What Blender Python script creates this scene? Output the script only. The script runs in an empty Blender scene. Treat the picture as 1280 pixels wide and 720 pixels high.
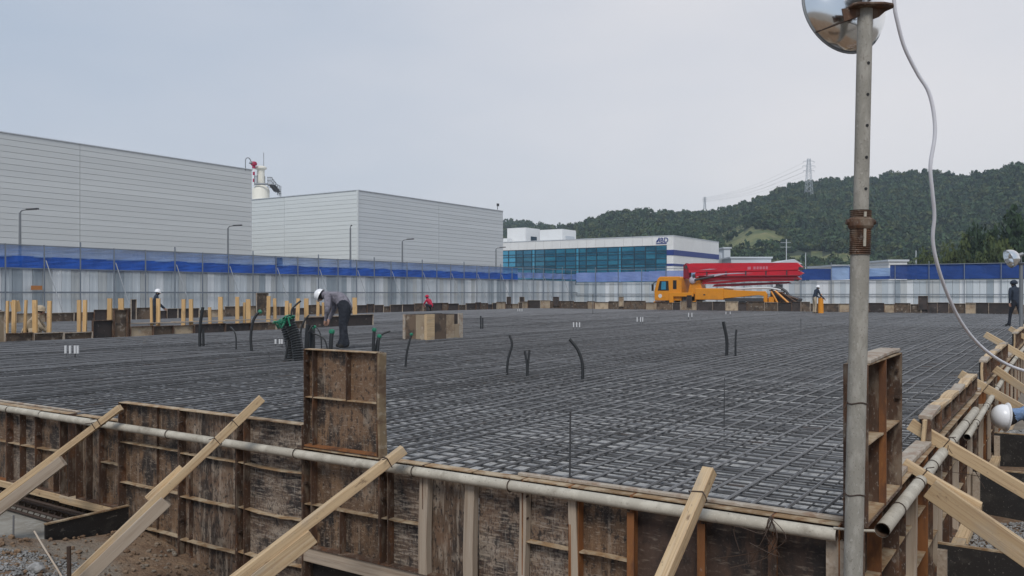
import bpy, bmesh, math, random
import numpy as np
from mathutils import Vector, Matrix, noise as mnoise
random.seed(7); rng = np.random.default_rng(7)
R = math.radians
S = bpy.context.scene
COL = S.collection

# ------------------------------------------------------------------ camera
F = 1055.0                       # focal length in photo pixels (1280 wide)
CZ = 1.22                        # eye height above the top of the rebar mat (z = 0)
HY = 366.0                       # image row of the horizon
CA, SA = 0.8352, 0.5500          # forward direction of the camera in site axes
cd = bpy.data.cameras.new('camera'); cam = bpy.data.objects.new('camera', cd); COL.objects.link(cam)
cd.sensor_width = 36; cd.lens = 36 * F / 1280; cd.shift_y = 6 / 1280
cd.clip_start = 0.05; cd.clip_end = 6000
cam.location = (0, 0, CZ); cam.rotation_euler = (R(90), 0, math.atan2(SA, CA) - R(90))
S.camera = cam

# ------------------------------------------------------------------ sky, sun, exposure
SUN_AZ, SUN_EL = R(180 + 24), R(48)
CLOUD_AZ = math.atan2(SA, CA) - R(50)      # the cloud deck is thinnest, so brightest, to the right
SD = Vector((math.cos(SUN_EL) * math.cos(SUN_AZ), math.cos(SUN_EL) * math.sin(SUN_AZ), math.sin(SUN_EL)))
w = bpy.data.worlds.new('World'); S.world = w; w.use_nodes = True
nt = w.node_tree; nt.nodes.clear()
def N(t, **k):
    n = nt.nodes.new(t)
    for a, b in k.items(): setattr(n, a, b)
    return n
L = lambda a, b: nt.links.new(a, b)
sky = N('ShaderNodeTexSky'); sky.sky_type = 'NISHITA'; sky.sun_disc = False
sky.sun_elevation = SUN_EL; sky.sun_rotation = R(90) - SUN_AZ
tc = N('ShaderNodeTexCoord')
dot = N('ShaderNodeVectorMath', operation='DOT_PRODUCT'); L(tc.outputs['Generated'], dot.inputs[0])
hd = Vector((math.cos(CLOUD_AZ), math.sin(CLOUD_AZ), -0.35)).normalized(); dot.inputs[1].default_value = hd
mp = N('ShaderNodeMapping'); mp.inputs['Scale'].default_value = (1.6, 1.6, 4.5); L(tc.outputs['Generated'], mp.inputs[0])
nz = N('ShaderNodeTexNoise'); nz.inputs['Scale'].default_value = 1.3; nz.inputs['Detail'].default_value = 4; L(mp.outputs[0], nz.inputs[0])
ma = N('ShaderNodeMath', operation='MULTIPLY_ADD'); L(nz.outputs[0], ma.inputs[0]); ma.inputs[1].default_value = 0.8; L(dot.outputs['Value'], ma.inputs[2])
mr = N('ShaderNodeMapRange'); L(ma.outputs[0], mr.inputs[0]); mr.inputs[1].default_value = 0.28; mr.inputs[2].default_value = 1.22
mx = N('ShaderNodeMixRGB'); L(mr.outputs[0], mx.inputs[0])
mx.inputs[1].default_value = (3.75, 4.4, 5.4, 1); mx.inputs[2].default_value = (6.75, 6.6, 6.75, 1)
mo = N('ShaderNodeMixRGB'); mo.inputs[0].default_value = 0.93; L(sky.outputs[0], mo.inputs[1]); L(mx.outputs[0], mo.inputs[2])
bg = N('ShaderNodeBackground'); bg.inputs[1].default_value = 0.0835; L(mo.outputs[0], bg.inputs[0])
L(bg.outputs[0], N('ShaderNodeOutputWorld').inputs[0])
sl = bpy.data.lights.new('sun', 'SUN'); sl.energy = 1.5; sl.angle = R(22); sl.color = (1, 0.965, 0.92)
so = bpy.data.objects.new('sun', sl); COL.objects.link(so); so.rotation_euler = SD.to_track_quat('Z', 'Y').to_euler()
S.view_settings.view_transform = 'Standard'; S.view_settings.look = 'None'
S.view_settings.exposure = 0.55; S.view_settings.gamma = 1; S.view_settings.use_curve_mapping = False
S.cycles.max_bounces = 6; S.cycles.transparent_max_bounces = 12; S.cycles.volume_bounces = 0

# ------------------------------------------------------------------ photo measurements -> site
def ray(px): r = (px - 640) / F; return CA + r * SA, SA - r * CA
def at_d(px, py, d): a, b = ray(px); return Vector((a * d, b * d, CZ - (py - HY) / F * d))
def on_u(px, py, u): return at_d(px, py, u / ray(px)[0])
def on_v(px, py, v): return at_d(px, py, v / ray(px)[1])
def on_z(px, py, z=0.0): return at_d(px, py, F * (CZ - z) / (py - HY))
def vu(px, u): return on_u(px, HY, u).y
def uv_(px, v): return on_v(px, HY, v).x

# ------------------------------------------------------------------ mesh builder
class MB:
    def __init__(s, T=None): s.v = []; s.f = []; s.m = []; s.T = T; s.k = 0
    def add(s, vs, fs):
        o = len(s.v); s.v += [tuple(s.T(*p)) if s.T else tuple(p) for p in vs]
        s.f += [tuple(i + o for i in f) for f in fs]; s.m += [s.k] * len(fs)
    def box(s, x0, x1, y0, y1, z0, z1, M=None):
        vs = [(x, y, z) for x in (x0, x1) for y in (y0, y1) for z in (z0, z1)]
        if M is not None: vs = [M @ Vector(p) for p in vs]
        s.add(vs, [(0, 1, 3, 2), (4, 6, 7, 5), (0, 4, 5, 1), (2, 3, 7, 6), (0, 2, 6, 4), (1, 5, 7, 3)]); return s
    def prism(s, pts, h0, h1, axis='y', M=None):
        n = len(pts)
        mk = {'y': lambda a, b, h: (a, h, b), 'x': lambda a, b, h: (h, a, b), 'z': lambda a, b, h: (a, b, h)}[axis]
        vs = [mk(a, b, h0) for a, b in pts] + [mk(a, b, h1) for a, b in pts]
        if M is not None: vs = [M @ Vector(p) for p in vs]
        s.add(vs, [tuple(range(n - 1, -1, -1)), tuple(range(n, 2 * n))] + [(i, (i + 1) % n, n + (i + 1) % n, n + i) for i in range(n)]); return s
    def tube(s, path, r, n=8, caps=True, hollow=None):
        P = [Vector(p) for p in path]; m = len(P)
        rr = r if isinstance(r, (list, tuple)) else [r] * m
        vs = []; up = None
        for i in range(m):
            t = (P[min(i + 1, m - 1)] - P[max(i - 1, 0)]).normalized()
            if up is None:
                up = Vector((0, 0, 1)) if abs(t.z) < .9 else Vector((1, 0, 0))
            a = t.cross(up).normalized(); b = a.cross(t).normalized(); up = b
            vs += [P[i] + rr[i] * (math.cos(q) * a + math.sin(q) * b) for q in (2 * math.pi * j / n for j in range(n))]
        fs = [(i * n + j, i * n + (j + 1) % n, (i + 1) * n + (j + 1) % n, (i + 1) * n + j) for i in range(m - 1) for j in range(n)]
        if caps: fs += [tuple(range(n - 1, -1, -1)), tuple(range((m - 1) * n, m * n))]
        s.add(vs, fs); return s
    def lathe(s, prof, c, axis, n=20, close=False):
        ax = Vector(axis).normalized(); up = Vector((0, 0, 1)) if abs(ax.z) < .9 else Vector((1, 0, 0))
        a = ax.cross(up).normalized(); b = a.cross(ax).normalized(); c = Vector(c)
        vs = [c + ax * h + r * (math.cos(q) * a + math.sin(q) * b) for r, h in prof for q in (2 * math.pi * j / n for j in range(n))]
        m = len(prof)
        fs = [(i * n + j, i * n + (j + 1) % n, (i + 1) * n + (j + 1) % n, (i + 1) * n + j) for i in range(m - 1) for j in range(n)]
        if close: fs += [tuple(range(n - 1, -1, -1)), tuple(range((m - 1) * n, m * n))]
        s.add(vs, fs); return s
    def build(s, name, mats, parent=None, smooth=False, origin=None, bevel=0, seal=True):
        if not isinstance(mats, (list, tuple)): mats = [mats]
        A = np.array(s.v, float)
        lo, hi = A.min(0), A.max(0)
        c = Vector(((lo[0] + hi[0]) / 2, (lo[1] + hi[1]) / 2, lo[2])) if origin is None else Vector(origin)
        me = bpy.data.meshes.new(name); me.from_pydata((A - np.array(c)).tolist(), [], s.f)
        for m in mats: me.materials.append(m)
        if len(mats) > 1: me.polygons.foreach_set('material_index', s.m)
        if seal or bevel:
            bm = bmesh.new(); bm.from_mesh(me)
            if bevel: bmesh.ops.bevel(bm, geom=[e for e in bm.edges if e.is_manifold and e.calc_face_angle(0) > .6], offset=bevel, segments=1, affect='EDGES', profile=.5)
            if seal: bmesh.ops.recalc_face_normals(bm, faces=bm.faces)
            bm.to_mesh(me); bm.free()
        if smooth: me.polygons.foreach_set('use_smooth', [True] * len(me.polygons)); me.set_sharp_from_angle(angle=R(48))
        me.update()
        o = bpy.data.objects.new(name, me); COL.objects.link(o)
        return hang(o, c, parent)
ORG = {}
def hang(o, c, parent=None):
    c = Vector(c); ORG[o.name] = c
    if parent is not None: o.parent = parent; o.location = c - ORG[parent.name]
    else: o.location = c
    return o
def tag(o, label=None, cat=None, group=None, kind=None):
    if label: o['label'] = label
    if cat: o['category'] = cat
    if group: o['group'] = group
    if kind: o['kind'] = kind
    return o
def thing(name, label, cat, loc=(0, 0, 0), group=None, rz=None):
    o = bpy.data.objects.new(name, None); COL.objects.link(o); o.empty_display_size = .2
    o.location = loc; ORG[o.name] = Vector(loc)
    if rz is not None: o.rotation_euler = (0, 0, rz); ORG[o.name] = Vector((0, 0, 0))   # parts are then given in the thing's own frame
    return tag(o, label, cat, group)
def dup(o, parent=None):
    c = o.copy(); COL.objects.link(c)
    if parent is not None: c.parent = parent
    for ch in o.children: dup(ch, c)
    return c
ORD = 'first second third fourth fifth sixth seventh eighth ninth tenth eleventh twelfth thirteenth fourteenth fifteenth sixteenth seventeenth eighteenth nineteenth twentieth'.split()
def ordn(i):
    if i < 20: return ORD[i]
    return 'twenty ' + ORD[i - 20] if i < 29 else 'thirtieth'
def smooth_path(pts, k=6):
    P = [Vector(p) for p in pts]; out = []
    for i in range(len(P) - 1):
        p0, p1, p2, p3 = P[max(i - 1, 0)], P[i], P[i + 1], P[min(i + 2, len(P) - 1)]
        for j in range(k):
            t = j / k
            out.append(.5 * ((2 * p1) + (p2 - p0) * t + (2 * p0 - 5 * p1 + 4 * p2 - p3) * t * t + (3 * p1 - p0 - 3 * p2 + p3) * t ** 3))
    return out + [P[-1]]
def beam_matrix(p0, p1, up=(0, 0, 1)):
    p0, p1 = Vector(p0), Vector(p1); x = (p1 - p0).normalized(); u = Vector(up)
    y = u.cross(x).normalized(); z = x.cross(y)
    return Matrix(((x.x, y.x, z.x, p0.x), (x.y, y.y, z.y, p0.y), (x.z, y.z, z.z, p0.z), (0, 0, 0, 1))), (p1 - p0).length
def local_beam(name, p0, p1, wy, wz, mat, parent=None, up=(0, 0, 1), bevel=.003, ragged=0):
    """a straight timber whose own X axis is its length, so the grain follows it"""
    M, ln = beam_matrix(p0, p1, up)
    b = MB(); n = 6
    ring = [(-wy / 2, -wz / 2), (wy / 2, -wz / 2), (wy / 2, wz / 2), (-wy / 2, wz / 2)]
    vs = []
    ph = random.random() * 6
    for i in range(n + 1):
        t = i / n; bow = .006 * math.sin(ph + 3 * t)
        vs += [(ln * t, y + bow, z + bow * .6) for y, z in ring]
    fs = [(i * 4 + j, i * 4 + (j + 1) % 4, i * 4 + 4 + (j + 1) % 4, i * 4 + 4 + j) for i in range(n) for j in range(4)]
    fs += [(3, 2, 1, 0), (4 * n, 4 * n + 1, 4 * n + 2, 4 * n + 3)]
    b.add(vs, fs)
    o = b.build(name, mat, None, bevel=bevel, origin=(0, 0, 0))
    if parent is not None:
        o.parent = parent; M.translation = M.translation - ORG[parent.name]
    o.matrix_local = M; ORG[o.name] = Vector(p0)
    return o

# ------------------------------------------------------------------ materials
def mk(name, base, rough=.7, metal=0.0, layers=(), bump=None, alpha=None, spec=.5, rand=.0, coords='Object'):
    m = bpy.data.materials.new(name); m.use_nodes = True
    t = m.node_tree; b = t.nodes['Principled BSDF']
    n = lambda k, **kw: (lambda q: ([setattr(q, a, v) for a, v in kw.items()], q)[1])(t.nodes.new(k))
    lk = t.links.new
    tcn = n('ShaderNodeTexCoord'); oi = n('ShaderNodeObjectInfo')
    off = n('ShaderNodeVectorMath', operation='SCALE'); off.inputs[0].default_value = (31.7, 17.3, 23.9); lk(oi.outputs['Random'], off.inputs['Scale'])
    addv = n('ShaderNodeVectorMath', operation='ADD'); lk(tcn.outputs[coords], addv.inputs[0]); lk(off.outputs[0], addv.inputs[1])
    col = None
    def noise(scale, det=6, seed=0):
        mpn = n('ShaderNodeMapping'); lk(addv.outputs[0], mpn.inputs[0])
        sc = scale if isinstance(scale, (tuple, list)) else (scale,) * 3
        mpn.inputs['Scale'].default_value = sc; mpn.inputs['Location'].default_value = (seed * 7.1, seed * 3.3, seed * 5.7)
        q = n('ShaderNodeTexNoise'); q.inputs['Scale'].default_value = 1; q.inputs['Detail'].default_value = det; q.inputs['Roughness'].default_value = .62
        lk(mpn.outputs[0], q.inputs[0]); return q.outputs[0]
    rgb = n('ShaderNodeRGB'); rgb.outputs[0].default_value = (*base, 1); col = rgb.outputs[0]
    if rand:
        hv = n('ShaderNodeHueSaturation'); mr_ = n('ShaderNodeMapRange'); lk(oi.outputs['Random'], mr_.inputs[0])
        mr_.inputs[3].default_value = 1 - rand; mr_.inputs[4].default_value = 1 + rand
        lk(mr_.outputs[0], hv.inputs['Value']); lk(col, hv.inputs['Color']); col = hv.outputs[0]
    for i, ly in enumerate(layers):
        c, scale, lo, hi, amt = ly[:5]
        f = noise(scale, ly[5] if len(ly) > 5 else 6, i + 1)
        q = n('ShaderNodeMapRange'); q.interpolation_type = 'SMOOTHSTEP'; lk(f, q.inputs[0])
        q.inputs[1].default_value = lo; q.inputs[2].default_value = hi; q.inputs[3].default_value = 0; q.inputs[4].default_value = amt
        x = n('ShaderNodeMixRGB'); lk(q.outputs[0], x.inputs[0]); lk(col, x.inputs[1]); x.inputs[2].default_value = (*c, 1); col = x.outputs[0]
    lk(col, b.inputs['Base Color'])
    b.inputs['Roughness'].default_value = rough; b.inputs['Metallic'].default_value = metal
    b.inputs['Specular IOR Level'].default_value = spec
    if bump:
        f = noise(bump[0], 5, 9); bp = n('ShaderNodeBump'); bp.inputs['Strength'].default_value = bump[1]; bp.inputs['Distance'].default_value = bump[2] if len(bump) > 2 else .01
        lk(f, bp.inputs['Height']); lk(bp.outputs[0], b.inputs['Normal'])
    if alpha is not None: b.inputs['Alpha'].default_value = alpha
    return m
DK = (.012, .010, .010); CEM = (.34, .31, .27); CEMW = (.33, .27, .21)
M = {}
M['ply'] = mk('form_plywood', (.125, .073, .041), .6, layers=[(DK, (5, 5, 3.5), .45, .58, .9), ((.22, .13, .07), (13, 13, 3), .5, .68, .75), (CEMW, (22, 22, 90), .55, .66, .55), (CEMW, (34, 34, 2.2), .56, .68, .4), (CEMW, (5, 5, 4), .54, .70, .5), (CEMW, (110, 110, 80), .54, .66, .38), (DK, (40, 40, 26), .56, .64, .8)], bump=(60, .25, .004), rand=.25)
M['ply_grey'] = mk('cement_smeared_plywood', (.13, .088, .06), .7, layers=[(DK, (5, 5, 5), .46, .57, .92), (CEMW, (9, 9, 75), .48, .60, .7), (CEMW, (4.5, 4.5, 4.5), .48, .66, .6), ((.05, .032, .028), (80, 80, 50), .50, .60, .8), (CEM, (150, 150, 10), .58, .66, .6), (CEM, (9, 9, 170), .58, .66, .6), ((.12, .065, .036), (4, 4, 3), .52, .68, .6), (DK, (16, 16, 12), .58, .66, .8)], bump=(60, .3, .004), rand=.25)
M['ply_grey2'] = mk('drip_stained_plywood', (.12, .076, .048), .7, layers=[(DK, (5, 5, 3), .44, .62, .85), (CEMW, (26, 26, 3), .50, .62, .65), ((.15, .085, .05), (9, 9, 5), .5, .68, .7), (CEMW, (6, 6, 6), .54, .68, .5), (CEM, (130, 130, 12), .58, .66, .6), (DK, (50, 50, 30), .54, .62, .8)], bump=(60, .3, .004), rand=.25)
M['ply_dark'] = mk('dark_scuffed_plywood', (.017, .0155, .015), .5, layers=[((.055, .05, .045), (5, 5, 7), .5, .70, .7), (CEM, (12, 45, 45), .60, .70, .35), (CEM, (80, 80, 90), .62, .70, .4)], bump=(40, .2, .003))  # near-black plywood with pale scuffs
M['ply_deep'] = mk('dark_brown_plywood', (.06, .037, .027), .6, layers=[(DK, (5, 5, 4), .42, .60, .85), ((.10, .055, .035), (11, 11, 4), .5, .68, .7), (CEMW, (14, 14, 60), .55, .70, .3), (CEMW, (90, 90, 70), .58, .68, .18)], bump=(60, .3, .004), rand=.2)  # darker brown plywood for the panels nearest the corner
M['rust'] = mk('rusty_steel', (.075, .040, .024), .75, layers=[((.15, .062, .024), (10, 10, 5), .48, .68, .8), ((.028, .018, .013), (7, 7, 4), .5, .7, .8), ((.24, .19, .14), (14, 14, 5), .50, .68, .65), (CEM, (60, 60, 34), .57, .68, .5)], bump=(80, .3, .003), rand=.2)
M['rust_bright'] = mk('bright_rusty_steel', (.22, .085, .026), .72, layers=[((.09, .04, .02), (9, 9, 3), .45, .65, .85), ((.30, .135, .04), (22, 22, 7), .55, .7, .7), (CEM, (30, 30, 20), .62, .75, .5)], bump=(80, .3, .003))
M['rib_dust'] = mk('cement_dusted_rib', (.26, .165, .085), .8, layers=[((.44, .36, .25), (8, 8, 8), .40, .6, .8), ((.16, .065, .022), (18, 18, 18), .5, .7, .7)], bump=(60, .4, .004), rand=.2)
M['form_side'] = mk('tan_stained_edge', (.20, .145, .085), .8, layers=[((.09, .05, .03), (7, 7, 5), .46, .64, .8), ((.36, .31, .24), (18, 18, 12), .52, .68, .6)], bump=(60, .4, .004))
M['cement_edge'] = mk('cement_crusted_edge', (.36, .31, .25), .85, layers=[((.22, .13, .08), (9, 9, 9), .45, .65, .7), ((.5, .46, .4), (24, 24, 24), .5, .7, .6)], bump=(70, .6, .006))
M['wood'] = mk('raw_lumber', (.50, .365, .215), .8, layers=[((.34, .22, .12), (1.6, 70, 70), .45, .64, .75), ((.60, .48, .33), (.7, 60, 60), .5, .7, .6), ((.16, .10, .06), (7, 22, 22), .63, .70, .8), ((.32, .285, .235), (2.5, 6, 6), .50, .70, .6), ((.20, .15, .11), (40, 60, 60), .6, .7, .5)], bump=((3, 80, 80), .3, .002), rand=.15)
M['wood_grey'] = mk('weathered_lumber', (.37, .30, .23), .8, layers=[((.22, .16, .11), (1.2, 38, 38), .45, .7, .75), ((.48, .42, .35), (2, 30, 30), .5, .72, .6), ((.14, .10, .08), (5, 9, 9), .62, .76, .7)], bump=((3, 80, 80), .35, .002), rand=.15)
M['stake'] = mk('fresh_yellow_lumber', (.56, .36, .165), .75, layers=[((.48, .27, .09), (20, 20, 1.5), .45, .7, .6), ((.60, .44, .25), (30, 30, 2), .5, .7, .5), ((.22, .15, .09), (6, 6, 3), .58, .72, .6)], rand=.15)
M['galv'] = mk('cement_stained_pipe', (.40, .365, .30), .75, .05, layers=[((.52, .48, .40), (9, 9, 9), .45, .62, .8), ((.20, .17, .13), (6, 6, 6), .55, .70, .6), ((.16, .13, .10), (55, 55, 55), .60, .68, .6), ((.56, .52, .45), (110, 110, 110), .58, .66, .6)], bump=(60, .3, .003))
M['prop'] = mk('cement_splashed_prop', (.27, .255, .22), .8, .05, layers=[((.36, .34, .30), (24, 24, 9), .45, .62, .8), ((.20, .17, .135), (13, 13, 5), .58, .72, .3), ((.14, .12, .10), (120, 120, 90), .58, .66, .6), ((.42, .40, .36), (70, 70, 40), .60, .68, .6)], bump=(90, .4, .003))
M['wire'] = mk('rusty_wire', (.05, .03, .02), .7)
M['rebar'] = mk('deformed_steel_bar', (.135, .136, .14), .42, .3, rand=.45, layers=[((.11, .075, .055), (1.5, 1.5, 1.5), .60, .72, .6), ((.20, .20, .205), (6, 6, 6), .5, .7, .7), ((.05, .045, .045), (3, 3, 3), .5, .7, .6)], bump=(70, .4, .004))
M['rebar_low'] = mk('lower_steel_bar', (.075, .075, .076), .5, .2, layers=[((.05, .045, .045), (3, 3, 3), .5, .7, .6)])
M['blind'] = mk('blinding_concrete', (.46, .455, .445), .9, layers=[((.32, .32, .32), (.35, .35, .35), .45, .65, .7), ((.52, .515, .50), (3.2, 3.2, 3.2), .52, .7, .7), ((.2, .2, .2), (5, 5, 5), .55, .66, .7), ((.10, .10, .10), (9, 9, 9), .55, .7, .6)], bump=(20, .5, .02))
M['dirt'] = mk('brown_dirt', (.22, .145, .09), .95, layers=[((.14, .08, .045), (3, 3, 3), .42, .62, .8), ((.33, .22, .13), (8, 8, 8), .52, .7, .6), ((.27, .25, .21), (1.1, 1.1, 1.1), .55, .68, .6), ((.10, .06, .035), (40, 40, 40), .58, .7, .7)], bump=(30, .9, .04))
M['concrete'] = mk('pale_concrete', (.30, .285, .25), .9, layers=[((.20, .18, .15), (2.5, 2.5, 2.5), .42, .65, .8), ((.38, .37, .34), (12, 12, 12), .5, .7, .6)], bump=(35, .5, .01))
M['stone'] = mk('pale_crushed_stone', (.26, .255, .245), .9, layers=[((.13, .125, .12), (14, 14, 14), .45, .62, .8), ((.36, .35, .34), (25, 25, 25), .55, .65, .7)], bump=(40, .5, .01), rand=.2)
for i, c in enumerate([(.48, .53, .565), (.60, .645, .675), (.33, .38, .42), (.70, .73, .75), (.50, .525, .53)]):
    M['sheet%d' % i] = mk('fence_sheet_%s' % ['steel', 'pale', 'slate', 'light', 'ash'][i], c, .5, .1, layers=[((c[0] * .8, c[1] * .8, c[2] * .8), (3, 3, .35), .5, .72, .4), ((.22, .19, .17), (3, 3, 1.2), .68, .8, .5)])
M['fence_post'] = mk('fence_pipe', (.20, .23, .27), .55, .4)
M['fence_stay'] = mk('fence_stay_pipe', (.34, .36, .38), .5, .3)
def net(name, c, alpha, c2):
    return mk(name, c, .85, 0, layers=[(c2, (.5, .5, .9), .42, .62, .7), (c2, (5, 5, 2), .5, .7, .35)], alpha=alpha, bump=((2, 2, 1), .5, .1))
M['net_thin'] = net('thin_dust_net', (.095, .20, .47), .74, (.16, .27, .50))
M['net_dense'] = net('folded_dust_net', (.006, .085, .43), .97, (.006, .06, .31))
M['net_banner'] = net('pale_banner_net', (.17, .24, .52), .86, (.25, .32, .60))
M['net_blue'] = net('deep_blue_net', (.012, .055, .24), .98, (.008, .035, .16))
M['net_pale'] = net('pale_blue_net', (.25, .37, .58), .93, (.17, .27, .50))
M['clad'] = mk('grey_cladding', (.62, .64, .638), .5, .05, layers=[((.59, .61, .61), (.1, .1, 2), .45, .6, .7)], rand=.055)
M['clad_lit'] = mk('lit_cladding', (.67, .70, .695), .5, .05, layers=[((.63, .66, .655), (.1, .1, 2), .45, .6, .7)], rand=.04)  # paler cladding copy: the stronger light on the end wall put into its colour
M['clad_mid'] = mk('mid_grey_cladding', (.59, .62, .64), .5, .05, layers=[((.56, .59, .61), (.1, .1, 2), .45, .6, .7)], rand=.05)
M['joint'] = mk('dark_joint', (.48, .495, .50), .8)
M['white'] = mk('white_cladding', (.76, .76, .75), .5, layers=[((.7, .7, .69), (.3, .3, .3), .4, .6, .6)], rand=.03)
M['white_grey'] = mk('light_grey_panel', (.5, .53, .56), .6)
M['navy'] = mk('navy_band', (.022, .045, .21), .5)
M['glass'] = mk('teal_window_glass', (.014, .10, .17), .06, 0, spec=.8, rand=.35, layers=[((.03, .20, .30), (.12, .12, .5), .48, .62, .7)])
M['glass_pale'] = mk('pale_window_glass', (.05, .27, .42), .08, 0, spec=.8, rand=.2)
M['mullion'] = mk('dark_mullion', (.03, .06, .09), .5, .3)
M['silo'] = mk('cream_paint', (.72, .69, .60), .6)
M['red_white_r'] = mk('red_marker', (.35, .015, .06), .6)
M['steel_dark'] = mk('dark_steel', (.07, .07, .075), .55, .4)
M['steel_grey'] = mk('grey_steel', (.22, .23, .24), .5, .5)
M['yellow'] = mk('truck_orange_yellow', (.66, .25, .012), .45, layers=[((.45, .17, .015), (1.5, 1.5, 1.5), .5, .7, .5)], bump=(4, .1, .01))
M['red'] = mk('boom_red', (.56, .012, .028), .38, layers=[((.38, .01, .025), (.6, 2, 2), .48, .66, .6)])
M['red_dark'] = mk('boom_dark_red', (.20, .008, .018), .5)
M['lettering'] = mk('faded_lettering', (.55, .16, .20), .5)
M['silver'] = mk('silver_graphic', (.5, .46, .52), .4, .2)
M['rubber'] = mk('black_rubber', (.012, .012, .013), .75)
M['hose'] = mk('black_conduit', (.014, .015, .016), .45)
M['hose_rib'] = mk('ribbed_conduit', (.022, .024, .026), .4)
M['tape'] = mk('green_tape', (.012, .16, .085), .45, layers=[((.01, .24, .13), (20, 20, 20), .5, .65, .6)])
M['tube_white'] = mk('white_cap', (.6, .6, .6), .6)
M['cable'] = mk('white_cable', (.62, .62, .66), .45, layers=[((.5, .5, .53), (10, 10, 10), .5, .7, .5)])
M['chrome'] = mk('polished_reflector', (.86, .86, .85), .16, 1.0, layers=[((.35, .27, .2), (14, 14, 5), .66, .78, .6)], bump=(30, .05, .003))
M['skin'] = mk('skin', (.42, .24, .17), .6)
M['helmet'] = mk('white_helmet', (.78, .78, .79), .3)
M['jacket_grey'] = mk('grey_jacket', (.23, .215, .25), .85, layers=[((.09, .085, .10), (10, 10, 10), .45, .65, .7)], bump=(11, .9, .05))
M['trousers'] = mk('dark_trousers', (.014, .017, .026), .85, layers=[((.03, .034, .045), (9, 9, 5), .5, .7, .6)], bump=(11, .9, .05))
M['navy_shirt'] = mk('navy_shirt', (.02, .03, .05), .85, bump=(11, .9, .05))
M['beige'] = mk('beige_cloth', (.42, .34, .24), .85, bump=(11, .9, .05))
M['blue_shirt'] = mk('light_blue_shirt', (.16, .25, .42), .85, layers=[((.24, .34, .5), (25, 25, 25), .5, .6, .7)], bump=(11, .9, .05))
M['red_cloth'] = mk('red_jacket', (.45, .012, .05), .8, bump=(11, .9, .05))
M['boot'] = mk('dark_boot', (.02, .018, .016), .7)
M['grass'] = mk('dry_grass', (.15, .155, .06), .95, layers=[((.06, .085, .03), (.12, .12, .12), .42, .6, .8), ((.24, .19, .10), (.3, .3, .3), .52, .7, .6)], bump=(3, .8, .2))
M['earth_far'] = mk('packed_ground', (.20, .17, .14), .95, layers=[((.13, .12, .1), (.2, .2, .2), .42, .62, .7), ((.28, .25, .21), (1.5, 1.5, 1.5), .52, .7, .6)], bump=(6, .6, .03))
M['hill'] = mk('hill_understorey', (.030, .042, .020), .95, layers=[((.02, .03, .016), (.05, .05, .05), .42, .6, .7)])
def leafmat(name, a, b, c, s):
    m = mk(name, a, .75, 0, layers=[(b, (s, s, s), .40, .62, .85), (c, (s * 3.1, s * 3.1, s * 3.1), .55, .72, .6)], spec=.2); return m
M['forest'] = leafmat('forest_leaves', (.046, .078, .034), (.016, .036, .020), (.105, .135, .052), .11)
M['forest_olive'] = leafmat('olive_forest_leaves', (.070, .088, .030), (.035, .05, .022), (.12, .14, .05), .12)
M['forest_deep'] = leafmat('deep_forest_leaves', (.020, .042, .024), (.012, .026, .016), (.045, .07, .035), .12)
M['forest_pale'] = leafmat('pale_forest_leaves', (.10, .125, .055), (.06, .08, .035), (.15, .17, .08), .12)
M['leaf_dark'] = leafmat('dark_leaves', (.030, .055, .022), (.018, .035, .016), (.07, .10, .035), .5)
M['leaf_olive'] = leafmat('olive_leaves', (.075, .095, .028), (.045, .065, .022), (.12, .13, .045), .5)
M['bark'] = mk('bark', (.08, .06, .045), .9, layers=[((.04, .03, .025), (8, 8, 2), .45, .65, .7)])
M['blue_steel'] = mk('pale_blue_roof', (.33, .42, .50), .5)
M['sign_orange'] = mk('orange_plate', (.42, .17, .05), .6)

# ================================================================== SETTING
FW, RW = 4.06, .83               # planes of the near formwork: front wall (u = FW), right-hand wall (v = RW)
U1, V2 = 57.0, 36.0              # far edges of the mat
FU, FV = 72.0, 40.0              # back fence, left fence
def gz(u, v):
    n = mnoise.noise(Vector((u * 1.3, v * 1.3, 3))) * .07 + mnoise.noise(Vector((u * 4, v * 4, 8))) * .03
    if u < FW + .3 and v > RW - .1:                   # dirt bank before the front wall
        if v > 6.33 and u > 3.0: return -1.02 + .42 * max(0, min(1, (3.22 - u) / .2)) + n * .6
        k = min(1, max(0, (FW - u) / 2.2)); base = -.98 + .27 * min(1, max(0, (v - 4.9) / 1.3))
        return min(base + .40 * k + max(0, k - .5) * .25, -.27) + n
    if v <= RW - .1 and u > 1.5:                      # working trench beside the right-hand wall
        return -.86 + n * .6
    if u < FW + .3: return -.35 + n
    return -.62 if (u < U1 + 1 and v < V2 + 1) else -.38
def ground():
    us = list(np.arange(-4, 12, .16)) + list(np.arange(12, 90, 3)) + [120, 200, 400, 900, 2500]
    us = [-2500, -400, -60, -12] + us
    vs = [-2500, -400, -90, -40, -18, -8] + list(np.arange(-3, 12, .16)) + list(np.arange(12, 60, 3)) + [90, 200, 600, 2500]
    b = MB(); n = len(vs)
    b.v = [(float(u), float(v), gz(float(u), float(v))) for u in us for v in vs]
    b.f = [(i * n + j, (i + 1) * n + j, (i + 1) * n + j + 1, i * n + j + 1) for i in range(len(us) - 1) for j in range(n - 1)]; b.m = [0] * len(b.f)
    for q, f in enumerate(b.f):
        c = b.v[f[0]]
        b.m[q] = 0 if (-5 < c[0] < 12 and -3 < c[1] < 12) else 1
    return tag(b.build('ground', [M['dirt'], M['earth_far']], origin=(0, 0, 0), smooth=True, seal=False), 'brown dirt ground round the building site', kind='structure')
ground()
b = MB(); b.box(FW + .42, U1, RW + .16, V2, -.58, -.27)
tag(b.build('blinding_slab', M['blind'], origin=(0, 0, 0)), 'grey blinding concrete under the rebar mat', kind='structure')

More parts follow.
